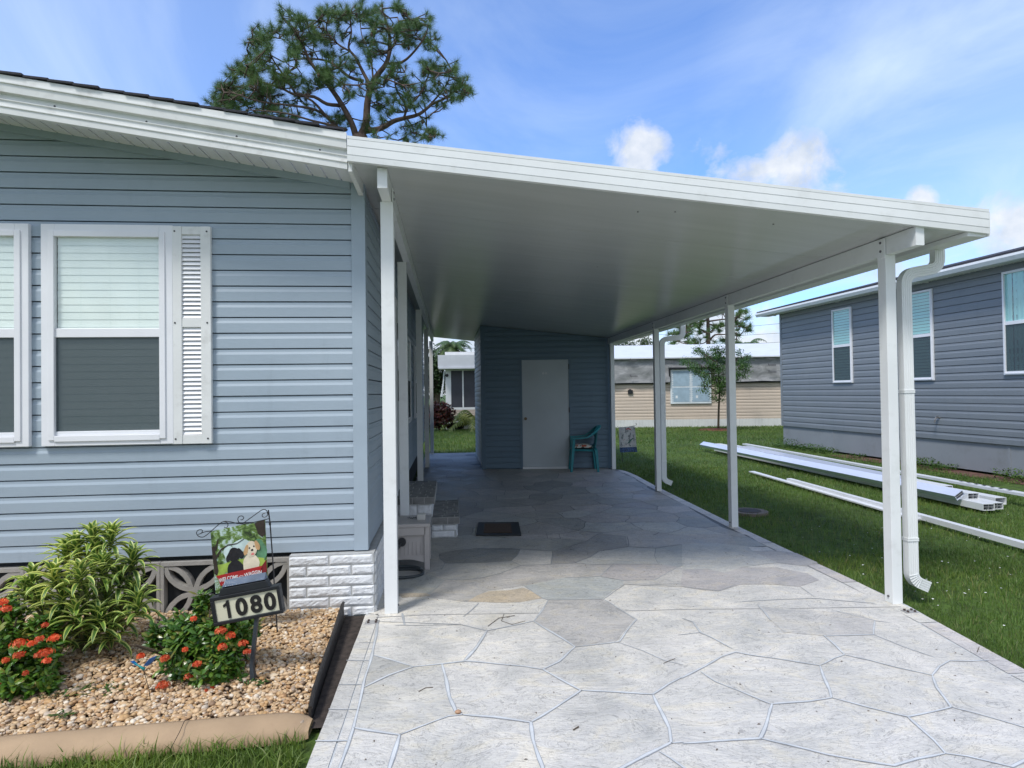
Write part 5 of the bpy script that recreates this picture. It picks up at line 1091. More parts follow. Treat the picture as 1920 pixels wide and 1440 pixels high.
# ------------------------------------------------------------------ second flag by the shed
Y2 = 13.2; f2 = thing('garden_flag', 'pale floral bird flag with a navy hem beside the shed corner', 'garden flag', (gY(1167, 860, Y2).x, Y2, 0))
m = MB(); m.tube([gY(1157, 808, Y2), gY(1166, 840, Y2)+Vector((0, .01, 0)), gY(1167, 863, Y2)-Vector((0, 0, .06))], .006, 5)
m.tube(smooth_path([gY(u, v, Y2) for u, v in ((1155, 806), (1158, 800), (1163, 806), (1160, 812), (1168, 803), (1180, 800), (1190, 798), (1194, 795), (1190, 793))]), .004, 5); m.build('stand', black_metal, f2)
fm2, nt, b = nt_new('floral_print'); nn = noise(nt, pos(nt, (1, 1, .7)), 16, 6, .6, .8)
r = ramp(nt, [(.40, (.16, .17, .18)), (.46, (.48, .48, .47)), (.60, (.56, .55, .54)), (.68, (.36, .18, .18)), (.72, (.5, .5, .5))]); nt.links.new(nn.outputs['Fac'], r.inputs[0]); nt.links.new(r.outputs[0], b.inputs['Base Color'])
c2 = [gY(u, v, Y2-.02) for u, v in ((1160, 801), (1190, 799), (1193.5, 838), (1161.5, 839))]; m = MB(); N = 8
def f2p(a, b_, o=0): return c2[0]*(1-a)*(1-b_)+c2[1]*a*(1-b_)+c2[2]*a*b_+c2[3]*(1-a)*b_+Vector((0, -.012*math.sin(a*7)-o, 0))
for i in range(N):
    for j in range(N): m.quad(f2p(i/N, j/N), f2p((i+1)/N, j/N), f2p((i+1)/N, (j+1)/N), f2p(i/N, (j+1)/N))
bn = m.build('banner', fm2, f2)
m = MB()
for i in range(N): m.quad(f2p(i/N, 1.0, .002), f2p((i+1)/N, 1.0, .002), f2p((i+1)/N+.02, 1.24, .002), f2p(i/N+.02, 1.24, .002))
m.build('hem', mat('navy_floral', (.05, .09, .19), .8, .9, 45), bn)
m = MB()
for P in ([(.45, .85), (.62, .66), (.82, .56), (.74, .68), (.60, .80)], [(.78, .58), (.86, .55), (.86, .62), (.79, .64)]): m.add([f2p(x, y, .004) for x, y in P], [tuple(range(len(P)))])
m.build('bird_motif', mat('bird_green', (.07, .14, .12), .8), bn)
m = MB(); m.add([f2p(x, y, .004) for x, y in ((.45, .10), (.60, .06), (.78, .14), (.74, .19), (.6, .12), (.48, .17))], [tuple(range(6))]); m.build('red_motif', mat('flag_rose', (.45, .09, .09), .8), bn)
# ------------------------------------------------------------------ grey neighbour house (right)
gA, gB = Vector((A_.x, A_.y, 0)), Vector((B2.x, B2.y, 0)); L_far = 0; dg_ = (gB-gA).normalized(); ng = Vector((dg_.y, -dg_.x, 0));
if ng.x > 0: ng = -ng
gend = gA+dg_*13.5; gw = thing('grey_house', 'grey vinyl sided mobile home with narrow white windows on the right', 'house', tuple((gA+gend)/2))
zf = gV(1469, 798, gA, gB).z; ze = gV(1467, 587, gA, gB).z
pg = (ze-zf)/22
m = MB(); siding(m, gend, gA, zf, ze, pitch=pg, out=ng, lap=1.2); m.build('side_wall', sid_grey, gw)
m = MB(); gback = gA-ng*7; siding(m, gA, gback, zf, ze+.9, pitch=pg, out=-dg_, lap=1.2, xr=lambda z: (0 if z < ze else (z-ze)/.9*3.5, 7 if z < ze else 7-(z-ze)/.9*3.5)); m.build('end_wall', sid_grey, gw)
m = MB(); m.hexa([gA+ng*-.02, gend+ng*-.02, gend-ng*7, gA-ng*7], [gA+ng*-.02+Vector((0, 0, zf+.02)), gend+ng*-.02+Vector((0, 0, zf+.02)), gend-ng*7+Vector((0, 0, zf+.02)), gA-ng*7+Vector((0, 0, zf+.02))]); m.build('foundation', found_grey, gw)
m = MB()
for uu in (1560, 1888):
    m = MB(); p = gV(uu, 840, gA, gB); m.obox(Vector((p.x, p.y, -.03))+ng*-.02, dg_*.05, ng*.008, (0, 0, zf+.03)); m.build('panel_joint', found_grey, gw)
m = MB(); m.obox(gA-ng*.01-dg_*.012, dg_*.09, ng*.030, (0, 0, 0)); m = MB(); m.obox(gA+ng*.0+dg_*-.015+Vector((0, 0, zf)), dg_*.08, ng*.026, (0, 0, ze-zf)); m.build('corner_trim', sid_grey, gw)
# eave: soffit, fascia, gutter, roof
ov = .32; P0 = gA-dg_*.55; P1_ = gend+dg_*.3; Zz = Vector((0, 0, 1))
m = MB(); m.obox(P0+Zz*(ze-.02)-ng*.02, P1_-P0, ng*ov, Zz*.015)
x = .0; Lt = (P1_-P0).length
while x < Lt: m.obox(P0+dg_*x+Zz*(ze-.026), dg_*.012, ng*(ov-.02), Zz*.006); x += .12
m.build('soffit', white_alu, gw)
m = MB(); gp_ = [(0, 0), (.07, -.01), (.105, .055), (.10, .095), (0, .095)]
for (a, z) in ((0, 0),):
    ring = lambda P: [P+ng*(ov+q[0])+Zz*(ze-.035+q[1]) for q in gp_]
    r0, r1 = ring(P0-dg_*.0), ring(P1_); m.hexa(r0, r1)
m.obox(P0+ng*(ov-.02)+Zz*(ze-.03), P1_-P0, ng*.018, Zz*.13)
m.build('gutter', white_alu, gw)
m = MB(); x = .35
while x < Lt-.1:
    m = MB(); m.obox(P0+dg_*(x)+ng*(ov-.3)+Zz*(ze-.045), dg_*.035, ng*.28, Zz*.018); m.build('eave_bracket', white_alu, gw)
    x += 2.6
m = MB(); rb = 1.0
q = [P0+ng*(ov+.06)+Zz*(ze+.075), P1_+ng*(ov+.06)+Zz*(ze+.075), P1_-ng*3.5+Zz*(ze+rb), P0-ng*3.5+Zz*(ze+rb), P1_-ng*7.3+Zz*(ze+.05), P0-ng*7.3+Zz*(ze+.05)]
m.hexa([q[0], q[1], q[2], q[3]], [p+Zz*.03 for p in (q[0], q[1], q[2], q[3])]); m.hexa([q[3], q[2], q[4], q[5]], [p+Zz*.03 for p in (q[3], q[2], q[4], q[5])]); m.build('roof', shingle, gw)
def gwin(tl, br, cur=False, ext=0):
    a = gV(*tl, gA, gB); c = gV(*br, gA, gB); w = (Vector((c.x, c.y, 0))-Vector((a.x, a.y, 0))).length+ext
    window(gw, Vector((a.x, a.y, c.z)), w, a.z-c.z, dg_, ng, fw=.042, depth=.05, split=.5, blind_m=blind_teal, glass_m=glass_teal, slat=.062, curtain=cur)
gwin((1562, 582), (1601.5, 717.7)); gwin((1692, 553), (1754.5, 713)); gwin((1882, 511), (1930, 702), True, .55)
m = MB(); hp = gV(1763, 783, gA, gB); m.disc(hp, ng, .03, .012, 12); m.tube([hp, hp+ng*.10, hp+ng*.12-Zz*.04, hp+ng*.12-Zz*.09], .014, 8); m.disc(hp+ng*.07+Zz*.03, Zz, .028, .008, 10); m.tube([hp+ng*.07, hp+ng*.07+Zz*.035], .008, 6); m.build('hose_tap', mat('tap_metal', (.3, .29, .28), .4, metal=.6), gw)

# ------------------------------------------------------------------ aluminium sections lying on the lawn
al_film = mat('film_wrapped_aluminium', (.58, .63, .76), .22, .10, 4, bs=.25, bscale=7, stretch=(1, .25, 1), spec=.7)
al_w = mat('lawn_aluminium', (.74, .76, .78), .35, .06, 3, dirt=((.5, .5, .48), .4, 6))
alin = mat('cell_shadow_grey', (.30, .31, .32), .6)
def section(lab, A, B, w, h, roll=0, cells=(2, 2), m_=al_w, z=0.0, zb=None, grp='aluminium sections lying on the lawn', wall=.006, name='aluminium_beam', lift=True):
    """hollow extrusion from A to B with webs; ends open"""
    A, B = Vector((*A, z)), Vector((*B, z if zb is None else zb)); d = (B-A).normalized(); s0 = d.cross(Vector((0, 0, 1))).normalized(); u0 = s0.cross(d)
    s = s0*math.cos(roll)+u0*math.sin(roll); u = -s0*math.sin(roll)+u0*math.cos(roll); L = (B-A)
    t = thing(name, lab, 'aluminium beam', tuple((A+B)/2), grp); mb = MB(); lift = u0*0
    O = A
    if roll and lift: O = A+Vector((0, 0, abs(math.sin(roll))*w))
    mb.obox(O, L, s*w, u*wall); mb.obox(O+u*(h-wall), L, s*w, u*wall); mb.obox(O+u*wall, L, s*wall, u*(h-2*wall)); mb.obox(O+u*wall+s*(w-wall), L, s*wall, u*(h-2*wall)); mb.build('shell', m_, t)
    wb = MB()
    for i in range(1, cells[0]): wb.obox(O+s*(w*i/cells[0])+d*.004+u*wall, L*.998, s*wall*.7, u*(h-2*wall))
    for j in range(1, cells[1]):
        for i in range(cells[0]): wb.obox(O+u*(h*j/cells[1])+s*(w*i/cells[0]+wall)+d*.005, L*.998, s*(w/cells[0]-wall*1.4), u*wall*.7)
    if wb.v: wb.build('inner_web', alin, t)
    return t
# positions from where each piece meets the lawn
a0 = gZ(1311, 843, 0); a1 = gZ(1787, 950, 0)
section('film wrapped blue white box beam tilted on its edge at the front of the stack', (a1.x+.06, a1.y), (a0.x+.05, a0.y), .13, .07, roll=math.radians(34), m_=al_film, lift=False)
b1_ = gZ(1832, 958, 0); fy = a0.y-.3
for lab, dx, dy_, zz, ly in (('low white box beam next to the tilted film wrapped beam', .02, .0, 0, .0), ('second low white box beam of the stack with an open four cell end', .18, .05, 0, -.3), ('third low white box beam under the stack', .34, .9, 0, -.2), ('upper white box beam with its open end above the low ones', .09, .30, .082, .1), ('rear white box beam on top of the stack', .25, .9, .082, -.5)):
    section(lab, (b1_.x+.06+dx, b1_.y+dy_), (a0.x+.24+dx, fy+ly), .152, .08, m_=al_w, z=zz)
section('thin flat white sheet lying across the top of the box beams', (b1_.x+.12, b1_.y+1.5), (a0.x+.40, fy-.9), .30, .014, cells=(1, 1), m_=al_film, z=.165)
section('narrow flat white sheet on the low beams at the far end', (b1_.x+.42, b1_.y+2.6), (a0.x+.66, fy+.1), .17, .014, cells=(1, 1), m_=al_w, z=.083)
ga, gb_ = gZ(1930, 930, .12), gZ(1392, 834, .02)
gut = section('long flat channel with slots lying behind the stack', (ga.x, ga.y), (gb_.x, gb_.y), .12, .035, cells=(1, 1), m_=al_w, z=.10, zb=.02)
g2 = gZ(1888, 946, 0)
section('grey supporting channel under the slotted piece', (g2.x-.16, g2.y), (g2.x-.25, g2.y+2.6), .16, .09, cells=(1, 1), m_=al_w)
dgu = (gb_-ga).normalized()
for k in range(7):
    m = MB(); p = ga+dgu*(.35+.14*k); m.obox((p.x+.045, p.y, .1362), (.045, 0, 0), (0, .05, 0), (0, 0, .0015)); m.build('slot', black, gut)
section('thin white strip lying at the front on the grass', (5.20, 6.62), (5.40, 10.95), .10, .018, cells=(1, 1), m_=al_w)
ca, cb_ = gZ(1990, 1050, 0), gZ(1475, 903, 0)
section('long white channel running out of the picture at the front', (ca.x, ca.y), (cb_.x, cb_.y), .075, .055, cells=(1, 1), m_=al_w, z=.0)

# ------------------------------------------------------------------ homes behind
skirt = mat('ribbed_white_skirting', (.66, .67, .67), .6, .06, 3)
bh = thing('beige_house', 'beige sided mobile home with grey roofing sheet hanging over its wall', 'house', (11, 26, 0))
hA, hB = Vector((2.6, 26.6, 0)), Vector((21, 24.0, 0))
def hz_(u, v): return gV(u, v, hA, hB)
dh = (hB-hA).normalized(); Lh = (hB-hA).length; nh = Vector((dh.y, -dh.x, 0))
if nh.y > 0: nh = -nh
zs1 = hz_(1300, 786).z; zt0 = hz_(1300, 716.5).z; zt1 = hz_(1300, 672).z; zrf = hz_(1300, 655.5).z
m = MB(); siding(m, hA, hB, zs1, zt0+.1, pitch=(zt0-zs1)/11.6, out=nh, lap=1.5); m.build('front_wall', sid_beige, bh)
m = MB(); m.hexa([hA-nh*.08, hB-nh*.08, hB-nh*7, hA-nh*7], [p+Zz*(zt1+.0) for p in (hA-nh*.08, hB-nh*.08, hB-nh*7, hA-nh*7)]); m.build('wall_core', sid_beige, bh)
m = MB(); x = 0
while x < Lh: m.obox(hA+dh*x+nh*.0+Zz*-.05, dh*.09, nh*.03, Zz*(zs1+.05)); m.obox(hA+dh*(x+.09)+Zz*-.05, dh*.04, nh*.015, Zz*(zs1+.05)); x += .13
m.build('skirting', skirt, bh)
tarpm, nt, b = nt_new('grey_roofing_underlay'); b.inputs['Roughness'].default_value = .45
n1 = noise(nt, pos(nt, (.7, 1, 1.6)), 2.2, 6, .6, 1.5); r = ramp(nt, [(.35, (.20, .205, .21)), (.55, (.29, .295, .30)), (.7, (.42, .425, .43))]); nt.links.new(n1.outputs['Fac'], r.inputs[0]); nt.links.new(r.outputs[0], b.inputs['Base Color'])
NX, NZ = 150, 14; m = MB(); vs = []
for i in range(NX+1):
    for j in range(NZ+1):
        t = Lh*i/NX; f = j/NZ; w = mn.noise(Vector((t*1.3+f*1.5, f*2.2, 2)))*.10+mn.noise(Vector((t*4-f*3, f*3, 7)))*.035
        zz = zt0-.0+(zt1-zt0)*f+(.03*mn.noise(Vector((t*1.1, 0, 0))) if j == 0 else 0); vs.append(hA+dh*t+nh*(.10+w*(1-f*.6)+.10*(1-f))+Zz*zz)
fs = []
w0, w1 = (hz_(1256, 700)-hA).dot(dh), (hz_(1332, 700)-hA).dot(dh)
for i in range(NX):
    for j in range(NZ):
        tc = Lh*(i+.5)/NX; zc_ = zt0+(zt1-zt0)*(j+.5)/NZ
        if w0-.1 < tc < w1+.1 and zc_ < hz_(1300, 691).z: continue
        fs.append((i*(NZ+1)+j, (i+1)*(NZ+1)+j, (i+1)*(NZ+1)+j+1, i*(NZ+1)+j+1))
m.add(vs, fs); tp = m.build('roofing_sheet', tarpm, bh, smooth=True)
m = MB(); m.obox(hA+nh*.04+Zz*(zt0-.06), dh*(w0-.1), nh*.03, Zz*.07); m.obox(hA+dh*(w1+.1)+nh*.04+Zz*(zt0-.06), dh*(Lh-w1-.1), nh*.03, Zz*.07); zw = hz_(1300, 691).z; m.obox(hA+dh*(w0-.08)+nh*.06+Zz*zt0, dh*.07, nh*.12, Zz*(zw-zt0+.05)); m.obox(hA+dh*(w0-.08)+nh*.06+Zz*(zw-.01), dh*(w1-w0+.16), nh*.14, Zz*.06); m.build('dark_batten', black, bh)
fp_m = mat('faint_print', (.10, .10, .11), .7)   # faint repeated print on the sheet (illegible word marks)
for (u, v) in ((1181, 677), (1181, 707), (1438, 674), (1440, 686), (1441, 699), (1250, 680)):
    p = gV(u, v, hA+nh*.30, hB+nh*.30); m = MB()
    for k in range(6): m.obox(p+dh*(.055*k)+Zz*(.0 if k else .01), dh*.038, nh*.004, Zz*(.06 if k else .09))
    m.build('print_mark', fp_m, tp)
m = MB(); m.hexa([hA-dh*.3+nh*.30+Zz*zt1, hB+nh*.30+Zz*zt1, hB-nh*3.5+Zz*(zrf+.42), hA-dh*.3-nh*3.5+Zz*(zrf+.42)], [p+Zz*.05 for p in (hA-dh*.3+nh*.30+Zz*zt1, hB+nh*.30+Zz*zt1, hB-nh*3.5+Zz*(zrf+.42), hA-dh*.3-nh*3.5+Zz*(zrf+.42))])
m.hexa([hA-dh*.3-nh*3.5+Zz*(zrf+.42), hB-nh*3.5+Zz*(zrf+.42), hB-nh*7.2+Zz*zt1, hA-dh*.3-nh*7.2+Zz*zt1], [p+Zz*.05 for p in (hA-dh*.3-nh*3.5+Zz*(zrf+.42), hB-nh*3.5+Zz*(zrf+.42), hB-nh*7.2+Zz*zt1, hA-dh*.3-nh*7.2+Zz*zt1)])
m.build('roof', mat('white_roof_membrane', (.66, .69, .72), .5, .05, 2), bh)
wz0, wz1 = hz_(1300, 756.5).z, hz_(1300, 692.5).z; Wn = w1-w0; wo = hA+dh*w0+nh*.03
m = MB(); m.obox(wo+Zz*wz0, dh*Wn, nh*.05, Zz*(wz1-wz0)); m2 = m.build('window_frame', mat('window_plastic_white', (.72, .78, .82), .4), bh)
m = MB()
for a, b_ in ((.04, .49), (.52, .97)):
    for c_, e_ in ((.05, .47), (.51, .95)): m.obox(wo+dh*(Wn*a)+nh*.05+Zz*(wz0+(wz1-wz0)*c_), dh*(Wn*(b_-a)), nh*.006, Zz*((wz1-wz0)*(e_-c_)))
m.build('pane', mat('filmed_pane', (.36, .48, .58), .25, .12, 5), m2)
m = MB()
for a in (.12, .62): m.obox(wo+dh*(Wn*a)+nh*.057+Zz*(wz0+(wz1-wz0)*.16), dh*.09, nh*.003, Zz*.11)
rnd = random.Random(2)
for k in range(16):
    for a in (.045, .465, .525, .945): m.obox(wo+dh*(Wn*a)+nh*.057+Zz*(wz0+(wz1-wz0)*(.06+.055*k)), dh*.035, nh*.002, Zz*.045*rnd.uniform(.3, 1.2))
m.build('tape_mark', mat('white_tape', (.75, .78, .8), .6), m2)
p = hz_(1181, 735); m = MB(); m.obox(p-dh*.09-Zz*.08+nh*.03, dh*.2, nh*.06, Zz*.16); m.obox(p-dh*.05+Zz*.08+nh*.03, dh*.1, nh*.05, Zz*.04); m.build('meter_socket', black, bh)
# left home with screened porch
YLh = 27.3; lh = thing('white_porch_house', 'white porch of a far home with dark screened windows and a white roof', 'house', (1.2, YLh, 0))
def q27(u, v): return gY(u, v, YLh)
xa = q27(836, 700).x; xb = 3.2
z_s, z_w0, z_w1, z_f0, z_f1, z_r = q27(850, 781).z, q27(850, 764).z, q27(850, 695).z, q27(850, 691).z, q27(850, 667).z, q27(850, 659).z
m = MB(); m.box(xa, xb, YLh, YLh+.1, -.05, z_s); m.build('skirting', skirt, lh)
m = MB(); siding(m, (xa, YLh), (xb, YLh), z_s, z_w0, pitch=.11, lap=2); m.build('porch_wall', sid_beige, lh)
m = MB(); m.box(xa-.02, xa+.22, YLh-.04, YLh+.1, -.05, z_f0); m.box(xa+.22, xb, YLh-.03, YLh+.05, z_w0-.10, z_w0); m.box(xa+.22, xb, YLh-.03, YLh+.05, z_w1, z_f0)
for u in (868, 898): x = q27(u, 720).x; m.box(x-.03, x+.03, YLh-.03, YLh+.05, z_w0, z_w1)
m.build('porch_frame', white_alu, lh)
m = MB(); m.box(xa+.22, xb, YLh+.0, YLh+.02, z_w0, z_w1); m.build('porch_screen', mat('dark_porch_screen', (.05, .052, .065), .5, .15, 3), lh)
m = MB(); xe = q27(821.5, 690).x; m.box(xe, xb+.3, YLh-.55, YLh+.3, z_f0+.03, z_f1); m.box(xe+.02, xb+.3, YLh-.60, YLh+.3, z_f0-.03, z_f0+.03); m.build('porch_roof', mat('stained_white_roof', (.66, .68, .72), .5, .06, 2, dirt=((.45, .46, .5), .5, 3)), lh)
m = MB(); m.box(q27(834, 660).x, xb+.3, YLh+.3, YLh+5, z_f1-.1, z_r); m.build('upper_roof', mat('pale_upper_roof', (.66, .67, .66), .6, .08, 3), lh)
m = MB(); m.box(xa, xb, YLh+.1, YLh+6, -.05, z_f1-.05); m.build('wall_core', sid_beige, lh)
m = MB(); c = q27(838, 704); m.disc(c+Vector((0, -.05, 0)), (0, -1, 0), .07, .12, 10); m.build('porch_light', black_metal, lh)
m = MB()
for a, b_ in (((833, 697), (829, 744)), ((831, 720), (827, 744))): m.tube([q27(*a), q27(*b_)], .03, 5)
m.build('awning_arm', white_alu, lh)
p = gZ(853, 805); m = MB(); m.tube([(p.x-.35, p.y, .12), (p.x-.1, p.y, .16), (p.x+.2, p.y, .14), (p.x+.38, p.y, .10)], [.09, .15, .15, .08], 10); tag(m.build('landscape_speaker', black, None, smooth=True), 'small black lump on the ground in front of the white porch skirting', 'garden object')

# ------------------------------------------------------------------ trees
def limb(mb, P, r0, r1, n=7):
    P = smooth_path([Vector(p) for p in P], 3); k = len(P); mb.tube(P, [r0+(r1-r0)*i/(k-1) for i in range(k)], n); return P
needle_m = leafmat('pine_needles', [(.07, .14, .05), (.10, .19, .06), (.14, .24, .07), (.08, .16, .06), (.18, .28, .09)], .5, big=.7, trans=.2)
def tuft(V, F, c, ax, L, n=70, w=.010):
    ax = ax.normalized(); s = ax.orthogonal().normalized(); s2 = ax.cross(s)
    for k in range(n):
        t = R(.15, 1.75); a = R(0, 6.28); d = ax*math.cos(t)+(s*math.cos(a)+s2*math.sin(a))*math.sin(t); l = L*R(.7, 1.1); b = c-ax*R(0, .14)
        e = d.cross(Vector((R(-1, 1), R(-1, 1), R(-1, 1)))).normalized()*w
        tip = b+d*l+Vector((0, 0, -.12*l)); o = len(V); V.extend([b-e*.5, b+e*.5, tip]); F.append((o, o+1, o+2))
def pine(root, limbs, tufts, Y0, trunk_base, r_tr, L, w, sc_, depth, nl=70):
    """limbs: traced skeleton; tufts: where foliage clumps sit"""
    wood = MB(); pts = []
    for P, r0, r1, dz in limbs:
        n = len(P); Q = [gY(u, v, Y0+dz*(i/(n-1))) for i, (u, v) in enumerate(P)]; Q = limb(wood, Q, r0*.8, r1*.8, 8); pts += Q
    if trunk_base is not None: limb(wood, trunk_base, r_tr*1.5, r_tr, 10)
    V = []; F = []; ncone = 0
    for (u, v, n, sp_) in tufts:
        ybase = Y0+R(-1, 1)*depth
        for _ in range(n):
            c = gY(u+random.gauss(0, sp_), v+random.gauss(0, sp_*.75), ybase+random.gauss(0, depth*.35))
            q = min(pts, key=lambda p: (p-c).length_squared+max(0, p.z-c.z)*1.5)
            ax = (c-q); ax = ax.normalized()*.6+Vector((R(-.4, .4), R(-.4, .4), .75))
            mid_ = q.lerp(c, .5)+Vector((R(-.12, .12), R(-.12, .12), -.10*(c-q).length)); rr = .012*sc_+.012*min(2, (c-q).length)
            wood.tube([q, mid_, c], [rr*1.2, rr, .010*sc_], 5)
            pts.append(mid_) if (c-q).length > .5 else None
            tuft(V, F, c, ax, L, nl, w)
            if nl > 60 and R(0, 1) < .06: cn_ = MB(); cn_.tube([c-Vector((0, 0, .02)), c-Vector((0, 0, .10)), c-Vector((0, 0, .17))], [.02, .05, .01], 6); cn_.build('cone', twig_m, root)
    wood.build('trunk', bark, root, smooth=True)
    m = MB(); m.add(V, F); m.build('crown', needle_m, root)
YP = 20.0
pn = thing('pine_tree', 'tall slash pine with open crown rising behind the blue house roof', 'tree', (gY(675, 260, YP).x, YP, 0))
def z5(*pts): return [(380+x/3.692, y/3.692) for x, y in pts]
LB = [(z5((1090, 950), (1130, 860), (1140, 720), (1165, 600), (1210, 520), (1270, 440), (1300, 340)), .17, .07, -.3),
      (z5((1300, 340), (1290, 230), (1260, 120), (1240, 60)), .07, .02, -.4), (z5((1300, 340), (1360, 230), (1350, 120)), .05, .02, .6), (z5((1270, 440), (1380, 430), (1470, 350), (1540, 250), (1560, 180)), .06, .02, -.6),
      (z5((1165, 600), (1110, 500), (1060, 400), (1010, 330), (1030, 220), (1010, 100)), .08, .02, .7), (z5((1110, 560), (1010, 530), (900, 440), (800, 410), (660, 410), (560, 430)), .07, .02, .8),
      (z5((1010, 350), (930, 300), (860, 220), (820, 150)), .04, .015, .5), (z5((1180, 580), (1170, 440), (1140, 330), (1100, 240), (1090, 120)), .04, .015, .9),
      (z5((1060, 940), (1030, 850), (960, 720), (900, 630), (800, 500), (740, 420), (690, 300), (640, 200)), .13, .03, -.5),
      (z5((960, 730), (860, 720), (770, 670), (650, 660), (520, 600), (380, 560), (270, 500)), .08, .02, -1.0), (z5((940, 890), (860, 810), (760, 700), (640, 640)), .07, .03, -.8), (z5((880, 820), (780, 760), (650, 735), (520, 720), (380, 700), (200, 640)), .06, .02, -1.3),
      (z5((1000, 900), (900, 870), (820, 850), (740, 830), (600, 790), (450, 770), (300, 760)), .06, .02, -1.6), (z5((640, 640), (560, 520), (480, 400), (450, 280)), .05, .02, -.5),
      (z5((1110, 910), (1230, 890), (1320, 840), (1390, 820), (1500, 790), (1590, 720), (1680, 680), (1760, 620)), .12, .03, -.4), (z5((1390, 820), (1410, 740), (1350, 640), (1330, 560), (1350, 500)), .05, .02, .5), (z5((1410, 740), (1500, 660), (1550, 560), (1570, 500)), .04, .015, .6),
      (z5((1560, 740), (1650, 640), (1700, 560), (1720, 480)), .04, .015, -.6), (z5((1500, 800), (1540, 850), (1560, 920)), .03, .012, -.4), (z5((1240, 900), (1290, 930), (1300, 960)), .025, .01, .2)]
TF = []
for x, y, n in [(540, 110, 5), (630, 120, 3), (720, 150, 5), (430, 230, 6), (370, 230, 4), (500, 210, 4), (640, 220, 5), (760, 210, 5), (840, 90, 4), (900, 60, 4), (960, 90, 4), (1060, 40, 5), (1010, 100, 4), (1120, 110, 5), (1210, 70, 6), (1320, 50, 4), (1400, 70, 2), (1190, 150, 5), (1260, 170, 4), (1380, 160, 5), (1480, 160, 5), (1560, 130, 3), (1440, 230, 4), (1560, 240, 4), (1610, 320, 2), (1550, 330, 2), (1420, 300, 5), (1470, 200, 3), (900, 160, 3), (860, 220, 3), (940, 240, 4), (820, 290, 4), (740, 270, 5), (660, 290, 5), (600, 330, 4), (890, 350, 6), (960, 400, 3), (1030, 440, 4), (1100, 280, 4), (1180, 260, 4), (1160, 400, 5), (1210, 340, 4), (1290, 260, 3), (1340, 210, 4), (370, 300, 5), (400, 400, 5), (340, 370, 4), (450, 330, 3), (260, 450, 6), (300, 500, 5), (230, 500, 4), (380, 480, 4), (480, 500, 5), (560, 500, 4), (620, 400, 4), (700, 400, 3), (860, 490, 9), (920, 520, 6), (830, 560, 6), (780, 520, 3), (150, 590, 6), (110, 650, 5), (180, 660, 6), (90, 710, 5), (160, 720, 6), (240, 580, 4), (260, 640, 4), (330, 600, 5), (420, 600, 6), (480, 640, 6), (540, 560, 4), (400, 680, 6), (470, 720, 4), (620, 560, 4), (680, 560, 4), (700, 640, 4), (600, 680, 3), (290, 710, 5), (230, 760, 4), (420, 770, 4), (550, 780, 4), (640, 820, 4), (580, 830, 3), (760, 740, 3), (880, 800, 2), (940, 820, 5), (980, 850, 3), (990, 650, 2), (1040, 620, 3), (1120, 600, 3), (1230, 560, 4), (1200, 640, 3), (1260, 620, 3), (1330, 480, 5), (1380, 450, 3), (1400, 550, 4), (1450, 560, 2), (1390, 650, 3), (1260, 720, 4), (1330, 700, 3), (1300, 780, 2), (1200, 700, 2), (1180, 830, 2), (1170, 860, 2), (1260, 850, 2), (1540, 440, 4), (1600, 450, 5), (1510, 490, 3), (1650, 480, 3), (1720, 470, 4), (1760, 550, 4), (1800, 570, 4), (1820, 620, 4), (1750, 640, 4), (1690, 620, 3), (1600, 560, 3), (1520, 630, 3), (1580, 620, 2), (1480, 720, 3), (1550, 700, 2), (1670, 730, 2), (1420, 700, 3), (1500, 660, 3), (1400, 880, 3), (1450, 900, 3), (1510, 850, 2), (1570, 880, 3), (1600, 920, 3), (1520, 960, 3), (1410, 950, 2), (1200, 950, 2), (1640, 640, 2)]:
    TF.append((380+x/3.692, y/3.692, int(n*2.3), 9.5))
pb = gY(675, 258, YP); pine(pn, LB, TF, YP, [(pb.x+.25, YP, -.1), (pb.x+.12, YP, 2.6), (pb.x+.02, YP, 5.5), (pb.x, YP, pb.z+.05)], .24, .28, .0062, 1.0, 1.0, 125)
# second pine far behind, between the posts
YQ = 42.0; p2 = thing('pine_tree', 'distant pine with a straight trunk seen between the right carport posts', 'tree', (gY(1328, 650, YQ).x, YQ, 0))
def z3(*pts): return [(1280+x/5.145, 560+y/5.143) for x, y in pts]
LB = [(z3((245, 560), (248, 400), (245, 250), (240, 150), (235, 60)), .22, .10, 0), (z3((265, 400), (310, 350), (400, 345), (520, 330)), .09, .04, -.5), (z3((245, 330), (180, 300), (100, 270), (20, 300)), .09, .03, .5), (z3((245, 220), (380, 200), (500, 190), (600, 130)), .08, .03, .5), (z3((250, 250), (400, 260), (520, 270), (630, 280)), .07, .03, -.4), (z3((240, 200), (120, 240), (10, 220), (-60, 280)), .07, .03, -.5), (z3((245, 400), (200, 430), (120, 440), (60, 430)), .05, .02, .4)]
TF = [(1280+x/5.145, 560+y/5.143, n, 3.6) for x, y, n in [(550, 130, 5), (600, 120, 4), (530, 160, 4), (610, 185, 3), (520, 230, 5), (570, 240, 4), (640, 270, 4), (620, 310, 3), (540, 290, 3), (520, 350, 3), (510, 400, 2), (505, 440, 2), (320, 260, 5), (380, 250, 5), (280, 300, 3), (350, 300, 3), (390, 150, 3), (180, 260, 5), (120, 250, 5), (60, 270, 5), (10, 300, 6), (-40, 330, 5), (40, 340, 5), (-70, 390, 5), (-90, 420, 3), (90, 320, 4), (150, 320, 4), (200, 380, 3), (100, 400, 4), (60, 420, 4), (150, 440, 4), (300, 430, 3), (380, 400, 4), (390, 440, 3), (330, 470, 3), (150, 200, 4), (80, 210, 4), (0, 240, 5), (200, 200, 3), (-120, 340, 3), (-50, 260, 4), (240, 120, 5), (300, 100, 5), (180, 110, 5), (120, 60, 5), (330, 40, 6), (220, 20, 6), (420, 80, 4)]]
